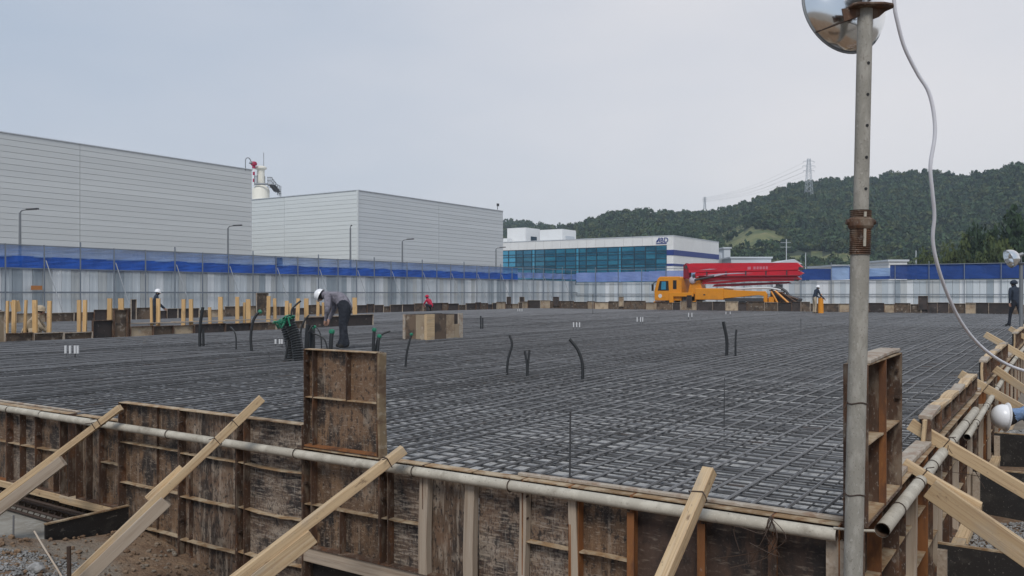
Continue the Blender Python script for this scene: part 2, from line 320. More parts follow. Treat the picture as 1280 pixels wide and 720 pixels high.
# ------------------------------------------------------------------ hills and forest
RIDGE = [(430, 268, 800), (560, 269, 760), (632, 270, 720), (665, 273, 660), (700, 278, 600), (722, 274, 560), (745, 266, 540), (770, 260, 530), (800, 256, 520), (850, 259, 520), (890, 257, 520), (920, 250, 520), (950, 240, 520), (975, 229, 520), (1000, 223, 520),
         (1050, 218, 520), (1085, 216, 520), (1110, 212, 520), (1140, 207, 510), (1170, 208, 500), (1200, 212, 490), (1230, 209, 470), (1260, 200, 450), (1290, 196, 440), (1340, 186, 430), (1420, 176, 420), (1600, 190, 420)]
rp = np.array(RIDGE, float)
def ridge(px): return np.interp(px, rp[:, 0], rp[:, 1]), np.interp(px, rp[:, 0], rp[:, 2])
TREE_H = 3.4
def hill_pt(px, t):
    """t 0 at the foot, 1 on the ridge, >1 down the far side"""
    ry, D = ridge(px)
    a, bb = ray(px); d0 = 250 if px > 720 else 330
    d = d0 + (D - d0) * t
    zr = CZ - (ry - HY) / F * D - TREE_H
    prof = (t ** 1.15 if t <= 1 else max(0, 1 - (t - 1) * 2.2))
    spur = mnoise.noise(Vector((px * .011, t * 1.6, 4))) * 9 * math.sin(math.pi * min(t, 1)) + mnoise.noise(Vector((px * .03, t * 3.5, 9))) * 4 * math.sin(math.pi * min(t, 1))
    return Vector((a * d, bb * d, -1.2 + zr * prof + spur))
pxs = list(range(440, 1600, 14)); ts = [0, .06, .13, .2, .28, .36, .44, .52, .6, .68, .76, .84, .92, .97, 1, 1.05, 1.15, 1.3, 1.5]
b = MB(); b.v = [tuple(hill_pt(p, t)) for p in pxs for t in ts]; n = len(ts)
b.f = [(i * n + j, (i + 1) * n + j, (i + 1) * n + j + 1, i * n + j + 1) for i in range(len(pxs) - 1) for j in range(n - 1)]; b.m = [0] * len(b.f)
def bare(px, t):
    py = HY - (hill_pt(px, t).z - CZ) * F / (Vector(hill_pt(px, t)[:2]).dot(Vector((CA, SA))))
    q = ((px - 938) / 46) ** 2 + ((py - 301) / 17) ** 2
    q2 = ((px - 1020) / 50) ** 2 + ((py - 324) / 10) ** 2
    return min(q, q2) < 1 + .5 * mnoise.noise(Vector((px * .07, t * 20, 1))) or (t < .05)
for q in range(len(b.f)):
    i, j = divmod(q, n - 1)
    if bare(pxs[i] + 7, (ts[j] + ts[j + 1]) / 2): b.m[q] = 1
tag(b.build('hills', [M['hill'], M['grass']], origin=(0, 0, 0), smooth=True, seal=False), 'wooded hills beyond the building site', kind='structure')
def leaf_template(nl, nlobes, flat=1.0, leaf=.16, squash=.85, seed=0):
    """unit crown: leaf quads spread through several lobes"""
    g = np.random.default_rng(seed); V = []
    lob = [(g.normal(0, .34), g.normal(0, .34), g.uniform(.25, .85), g.uniform(.28, .5)) for _ in range(nlobes)]
    for _ in range(nl):
        lx, ly, lz, lr = lob[g.integers(nlobes)]
        d = g.normal(size=3); d /= np.linalg.norm(d); rr = lr * g.uniform(.55, 1.08)
        c = np.array((lx, ly, lz)) + d * rr * np.array((1, 1, squash))
        nrm = d + g.normal(0, .55, 3); nrm /= np.linalg.norm(nrm)
        a = np.cross(nrm, g.normal(size=3)); a /= np.linalg.norm(a); e = np.cross(nrm, a); s = leaf * g.uniform(.6, 1.3)
        V += [c - a * s - e * s * .5, c + a * s * .2 - e * s * .8, c + a * s + e * s * .3, c - a * s * .1 + e * s * .8]
    return np.array(V)
def scatter_mesh(name, temps, pts, sizes, mat, extra=()):
    vs = []; mi = []; g = np.random.default_rng(3)
    for p, s in zip(pts, sizes):
        t = temps[g.integers(len(temps))]; a = g.uniform(0, 6.28); c, q = math.cos(a), math.sin(a)
        rot = np.array(((c, -q, 0), (q, c, 0), (0, 0, 1)))
        mi += [min(int(abs(g.normal(0, 1.1))), len(extra))] * (len(t) // 4)
        vs.append((t @ rot.T) * np.array((s, s, s * g.uniform(.95, 1.35))) + np.array(p))
    A = np.concatenate(vs); nf = len(A) // 4
    me = bpy.data.meshes.new(name); me.vertices.add(len(A)); me.vertices.foreach_set('co', A.ravel())
    me.loops.add(nf * 4); me.loops.foreach_set('vertex_index', np.arange(nf * 4)); me.polygons.add(nf)
    me.polygons.foreach_set('loop_start', np.arange(0, nf * 4, 4)); me.polygons.foreach_set('loop_total', np.full(nf, 4))
    me.update(); me.materials.append(mat)
    for x in extra: me.materials.append(x)
    if extra: me.polygons.foreach_set('material_index', mi)
    o = bpy.data.objects.new(name, me); COL.objects.link(o); return o
temps = [leaf_template(75, 5, leaf=.2, seed=k) for k in range(6)]
pts, sz = [], []
for k in range(12000):
    px = random.uniform(600, 1330); t = random.random() ** .9 * 1.06
    if bare(px, min(t, 1)) and random.random() > .03: continue
    p = hill_pt(px, t); p.z -= .6
    pts.append(tuple(p)); sz.append(min(4.4, random.lognormvariate(1.0, .26)) * (.8 if t > .93 else 1))
tag(scatter_mesh('hillside_forest', temps, pts, sz, M['forest'], (M['forest_olive'], M['forest_deep'], M['forest_pale'])), 'dark green forest covering the hills', kind='stuff')

# nearer trees behind the right-hand end of the back fence
def tree(px, py_top, d, wpx, leaf, label, cat='tree', base=-.4, nl=1500, seed=0):
    top = at_d(px, py_top, d); h = top.z - base; wr = wpx / F * d / 2
    t = thing('broadleaf_tree', label, cat, (top.x, top.y, base), 'trees behind the back fence')
    b = MB(); g = random.Random(seed)
    b.tube([(top.x, top.y, base), (top.x + .1, top.y, base + h * .3), (top.x - .1, top.y + .1, base + h * .62)], [.28, .2, .09], 8)
    for k in range(5):
        a = g.uniform(0, 6.28); z0 = base + h * g.uniform(.28, .5)
        b.tube([(top.x, top.y, z0), (top.x + math.cos(a) * wr * .35, top.y + math.sin(a) * wr * .35, z0 + h * .16), (top.x + math.cos(a) * wr * .6, top.y + math.sin(a) * wr * .6, z0 + h * .3)], [.1, .07, .03], 6)
    b.build('trunk', M['bark'], t, smooth=True)
    T = leaf_template(nl, 11, leaf=.065, squash=.8, seed=seed + 50); T[:, 2] *= .95
    lo, hi = T.min(0), T.max(0)
    T = (T - np.array(((lo[0] + hi[0]) / 2, (lo[1] + hi[1]) / 2, hi[2]))) / np.array(((hi[0] - lo[0]) / 2, (hi[1] - lo[1]) / 2, hi[2] - lo[2])) * np.array((wr, wr, h * .8)) + np.array(top)
    c = np.array((top.x, top.y, top.z - h * .8))
    o = scatter_mesh('crown', [T - c], [(0, 0, 0)], [1], leaf)
    hang(o, c, t)
TREES = [(1264, 277, 112, 78, 'leaf_dark', 'tallest dark green tree behind the blue netting near the hanging lamp'),
         (1232, 294, 116, 48, 'leaf_dark', 'dark rounded tree left of the tallest dark green tree'),
         (1210, 306, 118, 40, 'leaf_olive', 'olive tree between the rounded dark tree and the low scrub'),
         (1186, 314, 120, 34, 'leaf_olive', 'small olive tree just right of the hanging white cable'),
         (1160, 320, 124, 34, 'leaf_olive', 'lowest olive bush peeping over the netting left of the cable'),
         (1248, 306, 100, 54, 'leaf_olive', 'bright olive tree in front of the tallest dark tree'),
         (1312, 285, 108, 80, 'leaf_dark', 'dark tree cut off by the edge beyond the hanging lamp')]
for i, (a, c, d, ww, lf, lab) in enumerate(TREES): tree(a, c, d, ww, M[lf], lab, seed=i)

# ------------------------------------------------------------------ power line
def pylon(px, pt, pb, d, label, wpx):
    top, bot = at_d(px, pt, d), at_d(px, pb, d); h = top.z - bot.z; wd = wpx / F * d
    o = thing('lattice_pylon', label, 'pylon', bot, 'power pylons on the ridge')
    rt = Vector((SA, -CA, 0)); fw = Vector((CA, SA, 0)); b = MB(); r = .062 * d / 400
    W = lambda t: wd * .5 * (.72 - .45 * t)
    lv = [0, .14, .28, .42, .56, .68, .8, .9, 1]
    P = lambda t, i: bot + Vector((0, 0, h * t)) + rt * W(t) * (1 if i in (0, 1) else -1) + fw * W(t) * (1 if i in (0, 3) else -1)
    for i in range(4):
        b.tube([P(0, i), P(1, i)], r * 1.4, 4)
        for q in range(len(lv) - 1):
            b.tube([P(lv[q], i), P(lv[q + 1], (i + 1) % 4)], r, 3); b.tube([P(lv[q], (i + 1) % 4), P(lv[q + 1], i)], r, 3)
    b.build('lattice_mast', M['white_grey'], o)
    ends = []
    for t, ww in ((.66, .62), (.79, .72), (.92, .62)):
        c = bot + Vector((0, 0, h * t)); b = MB()
        for s in (-1, 1):
            e = c + rt * wd * ww * s; b.tube([c + Vector((0, 0, h * .035)), e], r, 4); b.tube([c - Vector((0, 0, h * .01)), e], r, 4)
            b.tube([e, e - Vector((0, 0, h * .045))], r * 1.3, 4); ends.append(e - Vector((0, 0, h * .045)))
        b.build('cross_arm', M['white_grey'], o)
    return ends
e1 = pylon(1011, 198, 243, 470, 'tall lattice power pylon standing on the wooded ridge', 11)
e2 = pylon(881, 246, 262, 560, 'distant small lattice pylon low on the left ridge', 4)
for i, (a, c) in enumerate(zip(e1, e2)):
    mid = (a + c) / 2 - Vector((0, 0, 3))
    tag(MB().tube(smooth_path([a, mid, c], 8), .03, 4).build('power_line', M['steel_grey']), 'thin sagging power line on the %s arm of the two ridge pylons, %s end' % (('lowest', 'middle', 'top')[i // 2], ('left', 'right')[i % 2]), 'power line', 'power lines between the pylons')

# ------------------------------------------------------------------ big clad warehouses
def clad_wall(parent, fn, a0, a1, z0, z1, row, seg, mat, depth=.08):
    """wall of separate horizontal sandwich panels; fn(along, out, z) -> site"""
    nr = int(round((z1 - z0) / row)); k = max(1, int(round((a1 - a0) / seg))); sg = (a1 - a0) / k
    rw = (z1 - z0) / nr
    for i in range(nr):
        for j in range(k):
            MB(fn).box(a0 + j * sg + .012, a0 + (j + 1) * sg - .012, 0, depth, z0 + i * rw + .011, z0 + (i + 1) * rw - .011).build('wall_panel', mat, parent)
VB = 58.0; zb = on_v(0, 166, VB).z; zb2 = on_v(315, 212, VB).z; zt = (zb + zb2) / 2
ue = uv_(316, VB)
bld = thing('warehouse', 'huge grey windowless warehouse clad in horizontal panels at the left edge', 'warehouse', (ue - 30, VB, -.4), 'grey clad warehouses beyond the left fence')
MB().box(-12, ue - .1, VB + .1, VB + 40, -.4, zt - .1).build('core', M['joint'], bld)
clad_wall(bld, lambda a, o, z: (a, VB + .1 - o, z), -12, ue - .1, -.4, zt, .40, 15, M['clad'])
MB().box(-12, ue, VB - .03, VB + 40, zt, zt + .07).build('roof_edge', M['white_grey'], bld)
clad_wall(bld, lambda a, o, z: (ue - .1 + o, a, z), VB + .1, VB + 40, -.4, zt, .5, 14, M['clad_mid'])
V2B = 56.0; u2 = uv_(447, V2B); u2e = uv_(629, V2B); z2 = on_v(447, 238, V2B).z
bl2 = thing('warehouse', 'lower grey warehouse showing its corner with an end wall coloured paler as if lit', 'warehouse', (u2 + 10, V2B, -.4), 'grey clad warehouses beyond the left fence')
MB().box(u2 + .1, u2e - .1, V2B + .1, V2B + 30, -.4, z2 - .1).build('core', M['joint'], bl2)
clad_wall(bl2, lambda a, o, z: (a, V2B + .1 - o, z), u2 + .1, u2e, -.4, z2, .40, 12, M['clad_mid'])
clad_wall(bl2, lambda a, o, z: (u2 + .1 - o, a, z), V2B + .1, V2B + 30, -.4, z2, .40, 10, M['clad_lit'])
MB().box(u2 - .05, u2 + .1, V2B - .05, V2B + .1, -.4, z2).build('corner_flashing', M['clad_lit'], bl2)
MB().box(u2 - .04, u2e, V2B - .04, V2B + 30, z2, z2 + .07).build('roof_edge', M['white_grey'], bl2)
# roof-corner bracket lamp on the first warehouse, small finial on the second
p = on_v(307, 213, VB); g_ = MB(); g_.tube(smooth_path([p, p + Vector((0, 0, .9)), p + Vector((.3, 0, 1.1)), p + Vector((.55, 0, .9))], 4), .035, 6); g_.lathe([(.02, 0), (.16, -.22), (.16, -.26)], p + Vector((.55, 0, .9)), (0, 0, 1), 10)
tag(g_.build('roof_lamp', M['steel_grey']), 'small gooseneck lamp on the corner of the tallest warehouse roof', 'lamp')
p = on_v(622, 262, V2B); g_ = MB(); g_.tube([p, p + Vector((0, 0, .55))], .04, 6); g_.box(p.x - .12, p.x + .25, p.y - .06, p.y + .06, p.z + .4, p.z + .72)
tag(g_.build('roof_camera', M['steel_dark']), 'tiny dark camera on the far roof corner of the lower warehouse', 'camera')

# ------------------------------------------------------------------ cream silo tower with stair
D = 104.0; c0 = at_d(326, 248, D); sc = D / F
tw = thing('silo_tower', 'cream silo top with neck, collar and mast rising behind the warehouses', 'silo', (c0.x, c0.y, -.4))
Z = lambda py: CZ - (py - HY) * sc
MB().lathe([(1.05, -.4), (1.05, Z(238)), (.95, Z(235)), (.62, Z(232))], (c0.x, c0.y, 0), (0, 0, 1), 24, True).build('drum', M['silo'], tw, smooth=True)
MB().lathe([(.5, Z(233)), (.46, Z(218)), (.46, Z(212.5))], (c0.x, c0.y, 0), (0, 0, 1), 20, True).build('neck', M['silo'], tw, smooth=True)
MB().lathe([(.46, Z(212.5)), (.72, Z(211)), (.72, Z(209.3)), (.5, Z(207.8))], (c0.x, c0.y, 0), (0, 0, 1), 20, True).build('collar', M['silo'], tw, smooth=True)
q = at_d(329.6, 208, D); MB().tube([q, q + Vector((0, 0, 1.7))], .035, 5).build('mast', M['steel_grey'], tw)
q = at_d(317.3, 232, D - 1); b = MB()
for i in range(6): b.k = i % 2; b.tube([q + Vector((0, 0, i * .42)), q + Vector((0, 0, i * .42 + .42))], .2 if i == 5 else .13, 8)
b.build('marker_pole', [M['white'], M['red_white_r']], tw)
MB().lathe([(.1, 0), (.36, .1), (.4, .3), (.3, .5), (.05, .55)], q + Vector((0, 0, 2.4)), (0, 0, 1), 12).build('beacon', M['red_white_r'], tw, smooth=True)
b = MB(); rt = Vector((SA, -CA, 0))
pl = [(335, 231), (340, 231), (347, 240), (351, 242)]
for dy in (0, -5, -9.5):
    b.tube([at_d(x - (1 if dy else 0), y + dy, D) for x, y in pl], .05 if dy else .13, 5)
for x, y in ((331, 230), (335, 231), (337.5, 231), (340, 231), (342.3, 234), (344.6, 237), (347, 240), (349, 241), (351, 242)):
    b.tube([at_d(x, y + 4, D), at_d(x, y - 9.5, D)], .05, 5)
b.tube([at_d(318, 230, D - 1.1), at_d(335, 230, D - 1.1)], .12, 5); b.tube([at_d(318, 221, D - 1.1), at_d(322, 221, D - 1.1)], .05, 5)
for x in (318, 320, 322): b.tube([at_d(x, 230, D - 1.1), at_d(x, 219, D - 1.1)], .045, 5)
b.build('stair_rail', M['steel_grey'], tw)
b = MB()
for i in range(9):
    a = at_d(340.5 + i * .75, 231.5 + i * .98, D); b.box(a.x - .3, a.x + .3, a.y - .3, a.y + .3, a.z - .04, a.z + .04)
b.build('stair_tread', M['steel_dark'], tw)

# ------------------------------------------------------------------ office block with teal glass and sign
D3 = 120.0; k3 = at_d(840, 295, D3); UO, VO = k3.x, k3.y; zo = k3.z
vL = vu(600, UO); uR = uv_(897, VO)
ob = thing('office_building', 'white office block with teal glass front and navy bands on its side wall', 'office', (UO, VO, -.4))
zg = on_u(834, 306.3, UO).z; vg = vu(833.5, UO); zlow = -.4
MB().box(UO + .25, uR - .02, VO + .02, vL, -.4, zo - .1).build('core', M['joint'], ob)
nf = 22; st = (vL - VO) / nf
for i in range(nf): MB().box(UO, UO + .24, VO + i * st + .015, VO + (i + 1) * st - .015, zg, zo).build('fascia_panel', M['white'], ob)
MB().box(UO, UO + .24, VO, vg, -.4, zg - .02).build('corner_pier', M['white'], ob)
for i in range(5):
    u0, u1 = UO + .02 + (uR - UO) * i / 5, UO + (uR - UO) * (i + 1) / 5 - .02
    MB().box(u0, u1, VO - .2, VO, -.4, zo).build('side_panel', M['white'], ob)
for (ya, yb) in ((312.2, 319), (329.5, 332.3)):
    za, zb_ = at_d(840, ya, D3).z, at_d(840, yb, D3).z
    b = MB(); b.box(UO - .03, uR, VO - .24, VO - .2, zb_, za); b.box(UO - .04, UO, VO - .24, vg, zb_, za); b.build('navy_band', M['navy'], ob)
MB().box(UO - .05, uR + .02, VO - .24, vL, zo, zo + .12).build('roof_edge', M['white_grey'], ob)
cols = [833.5]; 
for w_ in (14, 13, 14, 16, 4, 13, 14, 13, 9, 4, 13, 12, 14, 12, 4, 11, 9, 9, 8, 9, 3, 9, 9, 9, 9): cols.append(cols[-1] - w_)
rows = [zg - .02]; dz = [.75, .4, .75, .75, .4, .75, .9, .9]
for d_ in dz: rows.append(rows[-1] - d_)
mb_ = MB(); 
for i in range(len(cols) - 1):
    va, vb = vu(cols[i], UO), vu(cols[i + 1], UO)
    mb_.box(UO + .02, UO + .2, va - .06, va + .06, rows[-1], rows[0])
    for j in range(len(rows) - 1):
        pale = (cols[i] - cols[i + 1] <= 4) or cols[i] < 652
        MB().box(UO + .1, UO + .14, va + .06, vb - .06, rows[j + 1] + .04, rows[j] - .04).build('window_pane', M['glass_pale' if pale else 'glass'], ob)
for z in rows: mb_.box(UO + .05, UO + .18, vg, vL, z - .04, z + .04)
mb_.build('mullion', M['mullion'], ob)
MB().box(UO + .02, UO + .24, vg, vL, -.4, rows[-1]).build('plinth', M['white_grey'], ob)
def roof_box(x0, x1, xs, yt, yb, dep, name='roof_house'):
    # front face x0..x1 on a plane behind the front, side face to xs
    u_ = UO + dep; v1, v0 = vu(x0, u_), vu(x1, u_); zt_ = on_u(x0, yt, u_).z; u_e = uv_(xs, v0)
    MB().box(u_, u_e, v0, v1, zo - .1, zt_).build(name, M['white'], ob); return u_, v0, u_e, zt_
a_ = roof_box(634, 657, 675, 285.5, 303, 4)
MB().box(a_[0] + 1.6, a_[0] + 3.4, a_[1] - .06, a_[1] - .005, zo + .45, zo + 1.25).build('roof_window', M['mullion'], ob)
a_ = roof_box(675, 703, 720, 287.5, 301, 5)
MB().box(a_[0] + 1.0, a_[2] - .6, a_[1] - .06, a_[1] - .005, zo + .6, zo + 1.15).build('louvre', M['white_grey'], ob)
roof_box(629, 634, 640, 298, 303, 2, 'parapet_step')
MB().box(uR - 1, uR + 5, VO + 1.0, VO + 9, -.4, zo - 1.4).build('grey_annex', M['white_grey'], ob)
# sign: slanted mark + BD over a thin rule
def text_obj(body, name, size, mat, parent, Mx, ext=.03):
    c = bpy.data.curves.new(name, 'FONT'); c.body = body; c.size = size; c.extrude = ext; c.align_x = 'LEFT'; c.offset = size * .008
    t = bpy.data.objects.new(name, c); COL.objects.link(t)
    bpy.context.view_layer.update(); me = bpy.data.meshes.new_from_object(t.evaluated_get(bpy.context.evaluated_depsgraph_get())); bpy.data.objects.remove(t)
    me.materials.clear(); me.materials.append(mat)
    o = bpy.data.objects.new(name, me); COL.objects.link(o); o.parent = parent; o.matrix_local = Mx; ORG[o.name] = Vector((0, 0, 0)); return o
sg0 = on_u(820, 303.3, UO - .03); hS = on_u(826, 296.8, UO).z - sg0.z
Ms = Matrix(((0, 0, -1, 0), (-1, 0, 0, 0), (0, 1, 0, 0), (0, 0, 0, 1)))
loc = Vector((UO - .03, vu(825.2, UO), sg0.z)) - ORG[ob.name]
Mx = Matrix.Translation(loc) @ Ms.to_4x4(); text_obj('BD', 'sign_lettering', hS * 1.35, M['navy'], ob, Mx)
b = MB(lambda a, o, z: (UO - .06 + o, sg0.y - a, sg0.z + z))
w1 = vu(820, UO) - vu(825, UO)
b.prism([(0, .05), (w1 * .3, hS * .55), (w1 * .5, hS * .55), (w1 * .62, hS * .95), (w1 * .95, hS * .95), (w1 * .95, .05), (w1 * .7, .05), (w1 * .7, hS * .4), (w1 * .55, hS * .4), (w1 * .5, .05)], 0, .05)
b.box(0, vu(820, UO) - vu(833.3, UO), 0, .05, -.2, -.08); b.build('sign_mark', M['navy'], ob)

# low sheds and poles seen over the fence to the right of the office
def shed(x0, x1, yt, yb, d, mat, label, name='shed', gable=None):
    a, c = at_d(x0, yt, d), at_d(x1, yt, d); zt_ = a.z; dirv = (c - a).normalized(); bk = Vector((CA, SA, 0))
    t = thing(name, label, 'shed', (a.x, a.y, -.4))
    ln = (c - a).length; T = lambda x, y, z: a + dirv * x + bk * y + Vector((0, 0, z - zt_))
    MB(T).box(0, ln, 0, 8, -.4, zt_ - .25).build('wall', mat, t)
    b = MB(T)
    if gable: b.prism([(-.2, zt_ - .25), (ln * gable, zt_ + .5), (ln + .2, zt_ - .25)], -.2, 8.2)
    else: b.box(-.2, ln + .2, -.2, 8.2, zt_ - .25, zt_)
    b.build('roof', M['white_grey'], t)
    return t
shed(914, 964, 321, 335, 135, M['white_grey'], 'grey flat roofed shed beside the office block behind the boom')
shed(966, 1001, 328, 336, 128, M['blue_steel'], 'low shed with shallow gable roof beyond the boom tip', gable=.75)
shed(1111, 1134, 324.5, 332, 110, M['white'], 'small white hut above the blue netting')
shed(1040, 1075, 331, 338, 105, M['white'], 'low white roof just showing over pale netting behind the prop pole')
shed(905, 913, 309, 335, 150, M['white_grey'], 'narrow pale tank block right of the office annex')
def util_pole(px, pt, d, label, arms=True):
    a = at_d(px, pt, d); b = MB(); b.tube([(a.x, a.y, -.4), a], [.09, .06], 8)
    if arms:
        for dz in (.5, 1.2): b.tube([a + Vector((-SA, CA, 0)) * .9 - Vector((0, 0, dz)), a + Vector((SA, -CA, 0)) * .7 - Vector((0, 0, dz))], .03, 6)
    tag(b.build('utility_pole', M['white_grey']), label, 'utility pole', 'utility poles behind the back fence')
util_pole(983, 299, 128, 'tall utility pole with cross arms standing behind the boom tip')
util_pole(1007, 316, 140, 'short thin utility pole right of the tall one', False)
util_pole(1145, 313, 130, 'thin pole rising from the olive trees left of the cable', False)

# ------------------------------------------------------------------ site fences
def fence(name, label, fn, a0, a1, zrail, ztop, bands, sheet_w, post_step, post_off, stays):
    p0 = Vector(fn((a0 + a1) / 2, 0, -.4)); f = thing(name, label, 'fence', p0, 'site hoarding fences')
    n = int((a1 - a0) / sheet_w); sheet_w = (a1 - a0) / n; temp = {}
    zb_, zs = -.4, bands[-1][0]
    for i in range(n):
        k = random.choices(range(5), (4, 4, 2, 3, 3))[0]
        c = Vector(fn(a0 + (i + .5) * sheet_w, 0, zb_))
        if k not in temp:
            b = MB(); hw = sheet_w / 2
            prof = [(-hw * .97, -.03), (-hw * .95, .02), (-hw * .35, .02), (-hw * .3, .008), (hw * .3, .008), (hw * .35, .02), (hw * .95, .02), (hw * .97, -.03)]
            o0 = Vector(fn(0, 0, 0))
            for q in range(len(prof) - 1):
                (x0, y0), (x1, y1) = prof[q], prof[q + 1]
                quad = [Vector(fn(x0, y0, 0)) - o0, Vector(fn(x1, y1, 0)) - o0, Vector(fn(x1, y1, zs - zb_)) - o0, Vector(fn(x0, y0, zs - zb_)) - o0]
                b.add(quad, [(0, 1, 2, 3)])
            o = b.build('sheet_panel', M['sheet%d' % k], f, origin=(0, 0, 0), seal=False); temp[k] = o
        else:
            o = temp[k].copy(); COL.objects.link(o)
        o.location = c - ORG[f.name] + Vector(fn(0, random.uniform(0, .012), 0)) - Vector(fn(0, 0, 0))
    for (za, zb2_, segs) in bands:                     # netting strips: list of (from, to, material key)
        for (s0, s1, key) in segs:
            b = MB(); m = max(2, int((s1 - s0) / .9)); rows_ = 3
            vs = []
            for i in range(m + 1):
                x = s0 + (s1 - s0) * i / m
                for j in range(rows_ + 1):
                    t = j / rows_; sag = .05 * math.sin(x * 3.1 + j) + .03 * math.sin(x * 7.7)
                    edge = (.014 * math.sin(x * 2.3) + .01 * math.sin(x * 6.1)) * (1 if j in (0, rows_) else 0)
                    vs.append(fn(x, .10 + sag * .6, za + (zb2_ - za) * t + edge))
            r_ = rows_ + 1
            b.add(vs, [(i * r_ + j, (i + 1) * r_ + j, (i + 1) * r_ + j + 1, i * r_ + j + 1) for i in range(m) for j in range(rows_)])
            b.build('dust_net', M[key], f, seal=False)
    k = 0; x = a0 + post_off
    while x < a1:
        MB(fn).box(x - .024, x + .024, .22, .27, -.4, ztop + (.25 if k % 3 == 1 else .03)).build('post', M['fence_post'], f)
        if stays and k % 2 == 0:
            MB().tube([fn(x + .05, .3, zs + .35), fn(x + .9 * stays, 1.3, -.35)], .022, 6).build('stay_pipe', M['fence_stay'], f)
        x += post_step; k += 1
    MB(fn).box(a0, a1, .16, .22, zrail - .035, zrail + .035).build('rail', M['fence_post'], f)
    MB(fn).box(a0, a1, .14, .2, ztop - .03, ztop + .02).build('top_rail', M['fence_post'], f)
    MB(fn).box(a0, a1, .16, .21, zs - .05, zs + .0).build('sheet_cap', M['fence_post'], f)
    return f
fl = lambda a, o, z: (a, FV - o, z)
zt_l = on_v(0, 305, FV).z; zm1 = on_v(0, 319.5, FV).z; zm2 = on_v(0, 334, FV).z
um = uv_(352, FV); um0 = uv_(342, FV)
fence('hoarding_fence', 'long grey sheet metal fence with blue netting below the two warehouses', fl, 10.0, FU - .05, CZ + .02, zt_l,
      [(zm1 - .05, zt_l, [(10, uv_(646, FV), 'net_thin')]), (zm2 - .03, zm1, [(10, um, 'net_dense')]), (zm2 - .03, zm1 - .0, [(um, uv_(646, FV), 'net_dense')]), (zm2 + .14, zm1 + .12, [(uv_(646, FV), FU - .1, 'net_banner')]), (zm1 - .1, zt_l - .05, [(um0, um, 'net_blue')]), (zm2, zm2, [])], .45, 1.72, .5, .55)
fb = lambda a, o, z: (FU - o, a, z)
zt_b = on_u(1270, 328.5, FU).z; zn = on_u(1200, 348.5, FU).z
P = lambda px: vu(px, FU)
fence('hoarding_fence', 'grey sheet metal fence with blue banners behind the pump truck and hills', fb, -9.0, FV - .05, CZ - .12, zt_b,
      [(zn, zt_b - .25, [(P(812), P(648) if P(648) < FV else FV - .1, 'net_banner')]), (zn, zt_b - .2, [(P(864), P(812), 'net_banner')]), (zn, zt_b - .05, [(P(1000), P(864), 'net_pale')]), (zn, zt_b - .22, [(P(1040), P(1000), 'net_blue')]), (zn, zt_b - .02, [(P(1062), P(1040), 'net_pale')]),
       (zn, zt_b - .1, [(P(1084), P(1062), 'net_blue')]), (zn + .25, zt_b - .25, [(P(1113), P(1084), 'net_pale')]), (zn, zn + .25, [(P(1113), P(1084), 'net_blue')]), (zn, zt_b, [(-9, P(1113), 'net_blue')]), (zn - .04, zn - .04, [])], .45, 2.4, 1.1, .0)
p = on_v(46, 360, FV - .3); tag(MB().box(p.x - .25, p.x + .25, p.y, p.y + .03, p.z - .09, p.z + .11).build('small_sign', M['sign_orange']), 'small orange plate fixed on the fence above the stakes', 'sign')

# street lights between fence and warehouses
def street_light(px, py_top, d, label, arm=1):
    a = at_d(px, py_top, d); t = thing('street_light', label, 'street light', (a.x, a.y, -.4), 'street lights beyond the left fence')
    MB().tube([(a.x, a.y, -.4), (a.x, a.y, a.z - .12)], [.09, .055], 10).build('post', M['steel_grey'], t, smooth=True)
    dv = Vector((SA, -CA, 0)) * arm
    MB().tube(smooth_path([Vector((a.x, a.y, a.z - .15)), a + dv * .12, a + dv * .5 + Vector((0, 0, .05))], 4), .035, 8).build('arm', M['steel_grey'], t)
    h = a + dv * .6 + Vector((0, 0, .05)); local_beam('lamp_head', h - dv * .25, h + dv * .35 + Vector((0, 0, .04)), .18, .08, M['steel_dark'], t)
for i, (x, y, d, s, lab) in enumerate([(25, 263, 44, 1, 'street light at the far left before the tallest warehouse'), (285, 283, 57, 1, 'street light before the right end of the tallest warehouse'),
      (438, 283, 62, .12, 'street light seen end on at the lower warehouse corner'), (503, 300, 69, 1, 'street light before the middle of the lower warehouse'), (620, 310, 82, 1, 'street light at the far end of the lower warehouse')]):
    street_light(x, y, d, lab, s)

# ================================================================== REBAR MAT
mat_t = thing('rebar_mat', 'wide dark steel reinforcement mat covering the whole slab area', 'rebar', (FW + .2, RW + .12, 0))
def bar_mesh(name, axis, ln, r, seed, z):
    g = random.Random(seed); n = int(ln / 1.1) + 1; pts = []
    for i in range(n + 1):
        t = ln * i / n; o1, o2 = g.gauss(0, .010), g.gauss(0, .006)
        pts.append((t, o1, o2) if axis == 'u' else (o1, t, o2))
    return MB().tube(pts, r, 5)
u0, v0 = FW + .12, RW + .12; lu, lv = U1 - .4 - u0, V2 - .4 - v0
SP = .18
protos = {}
for ax, ln, z in (('u', lu, 0), ('v', lv, -.024)):
    for s in range(4):
        o = bar_mesh('bar', ax, ln,   .0100 if ax == 'u' else .0086, s, z).build('bar', M['rebar'], mat_t, origin=(0, 0, 0), smooth=True); protos[ax, s] = o
used = {}
def bar_at(ax, k, pos, z):
    o = protos[ax, k % 4]
    if (ax, k % 4) in used: o = o.copy(); COL.objects.link(o)
    used[ax, k % 4] = 1
    c = Vector((u0 + random.uniform(-.05, .05), v0 + pos, z)) if ax == 'u' else Vector((u0 + pos, v0 + random.uniform(-.05, .05), z))
    o.location = c - ORG[mat_t.name]; o.rotation_euler = (0, 0, random.gauss(0, .0008))
nu, nv = int(lv / SP), int(lu / SP)
for k in range(130): bar_at('u', k, .02 + k * SP + random.gauss(0, .014), 0)
for k in range(165): bar_at('v', k, .05 + k * SP + random.gauss(0, .012), -.0185)
rest = MB()
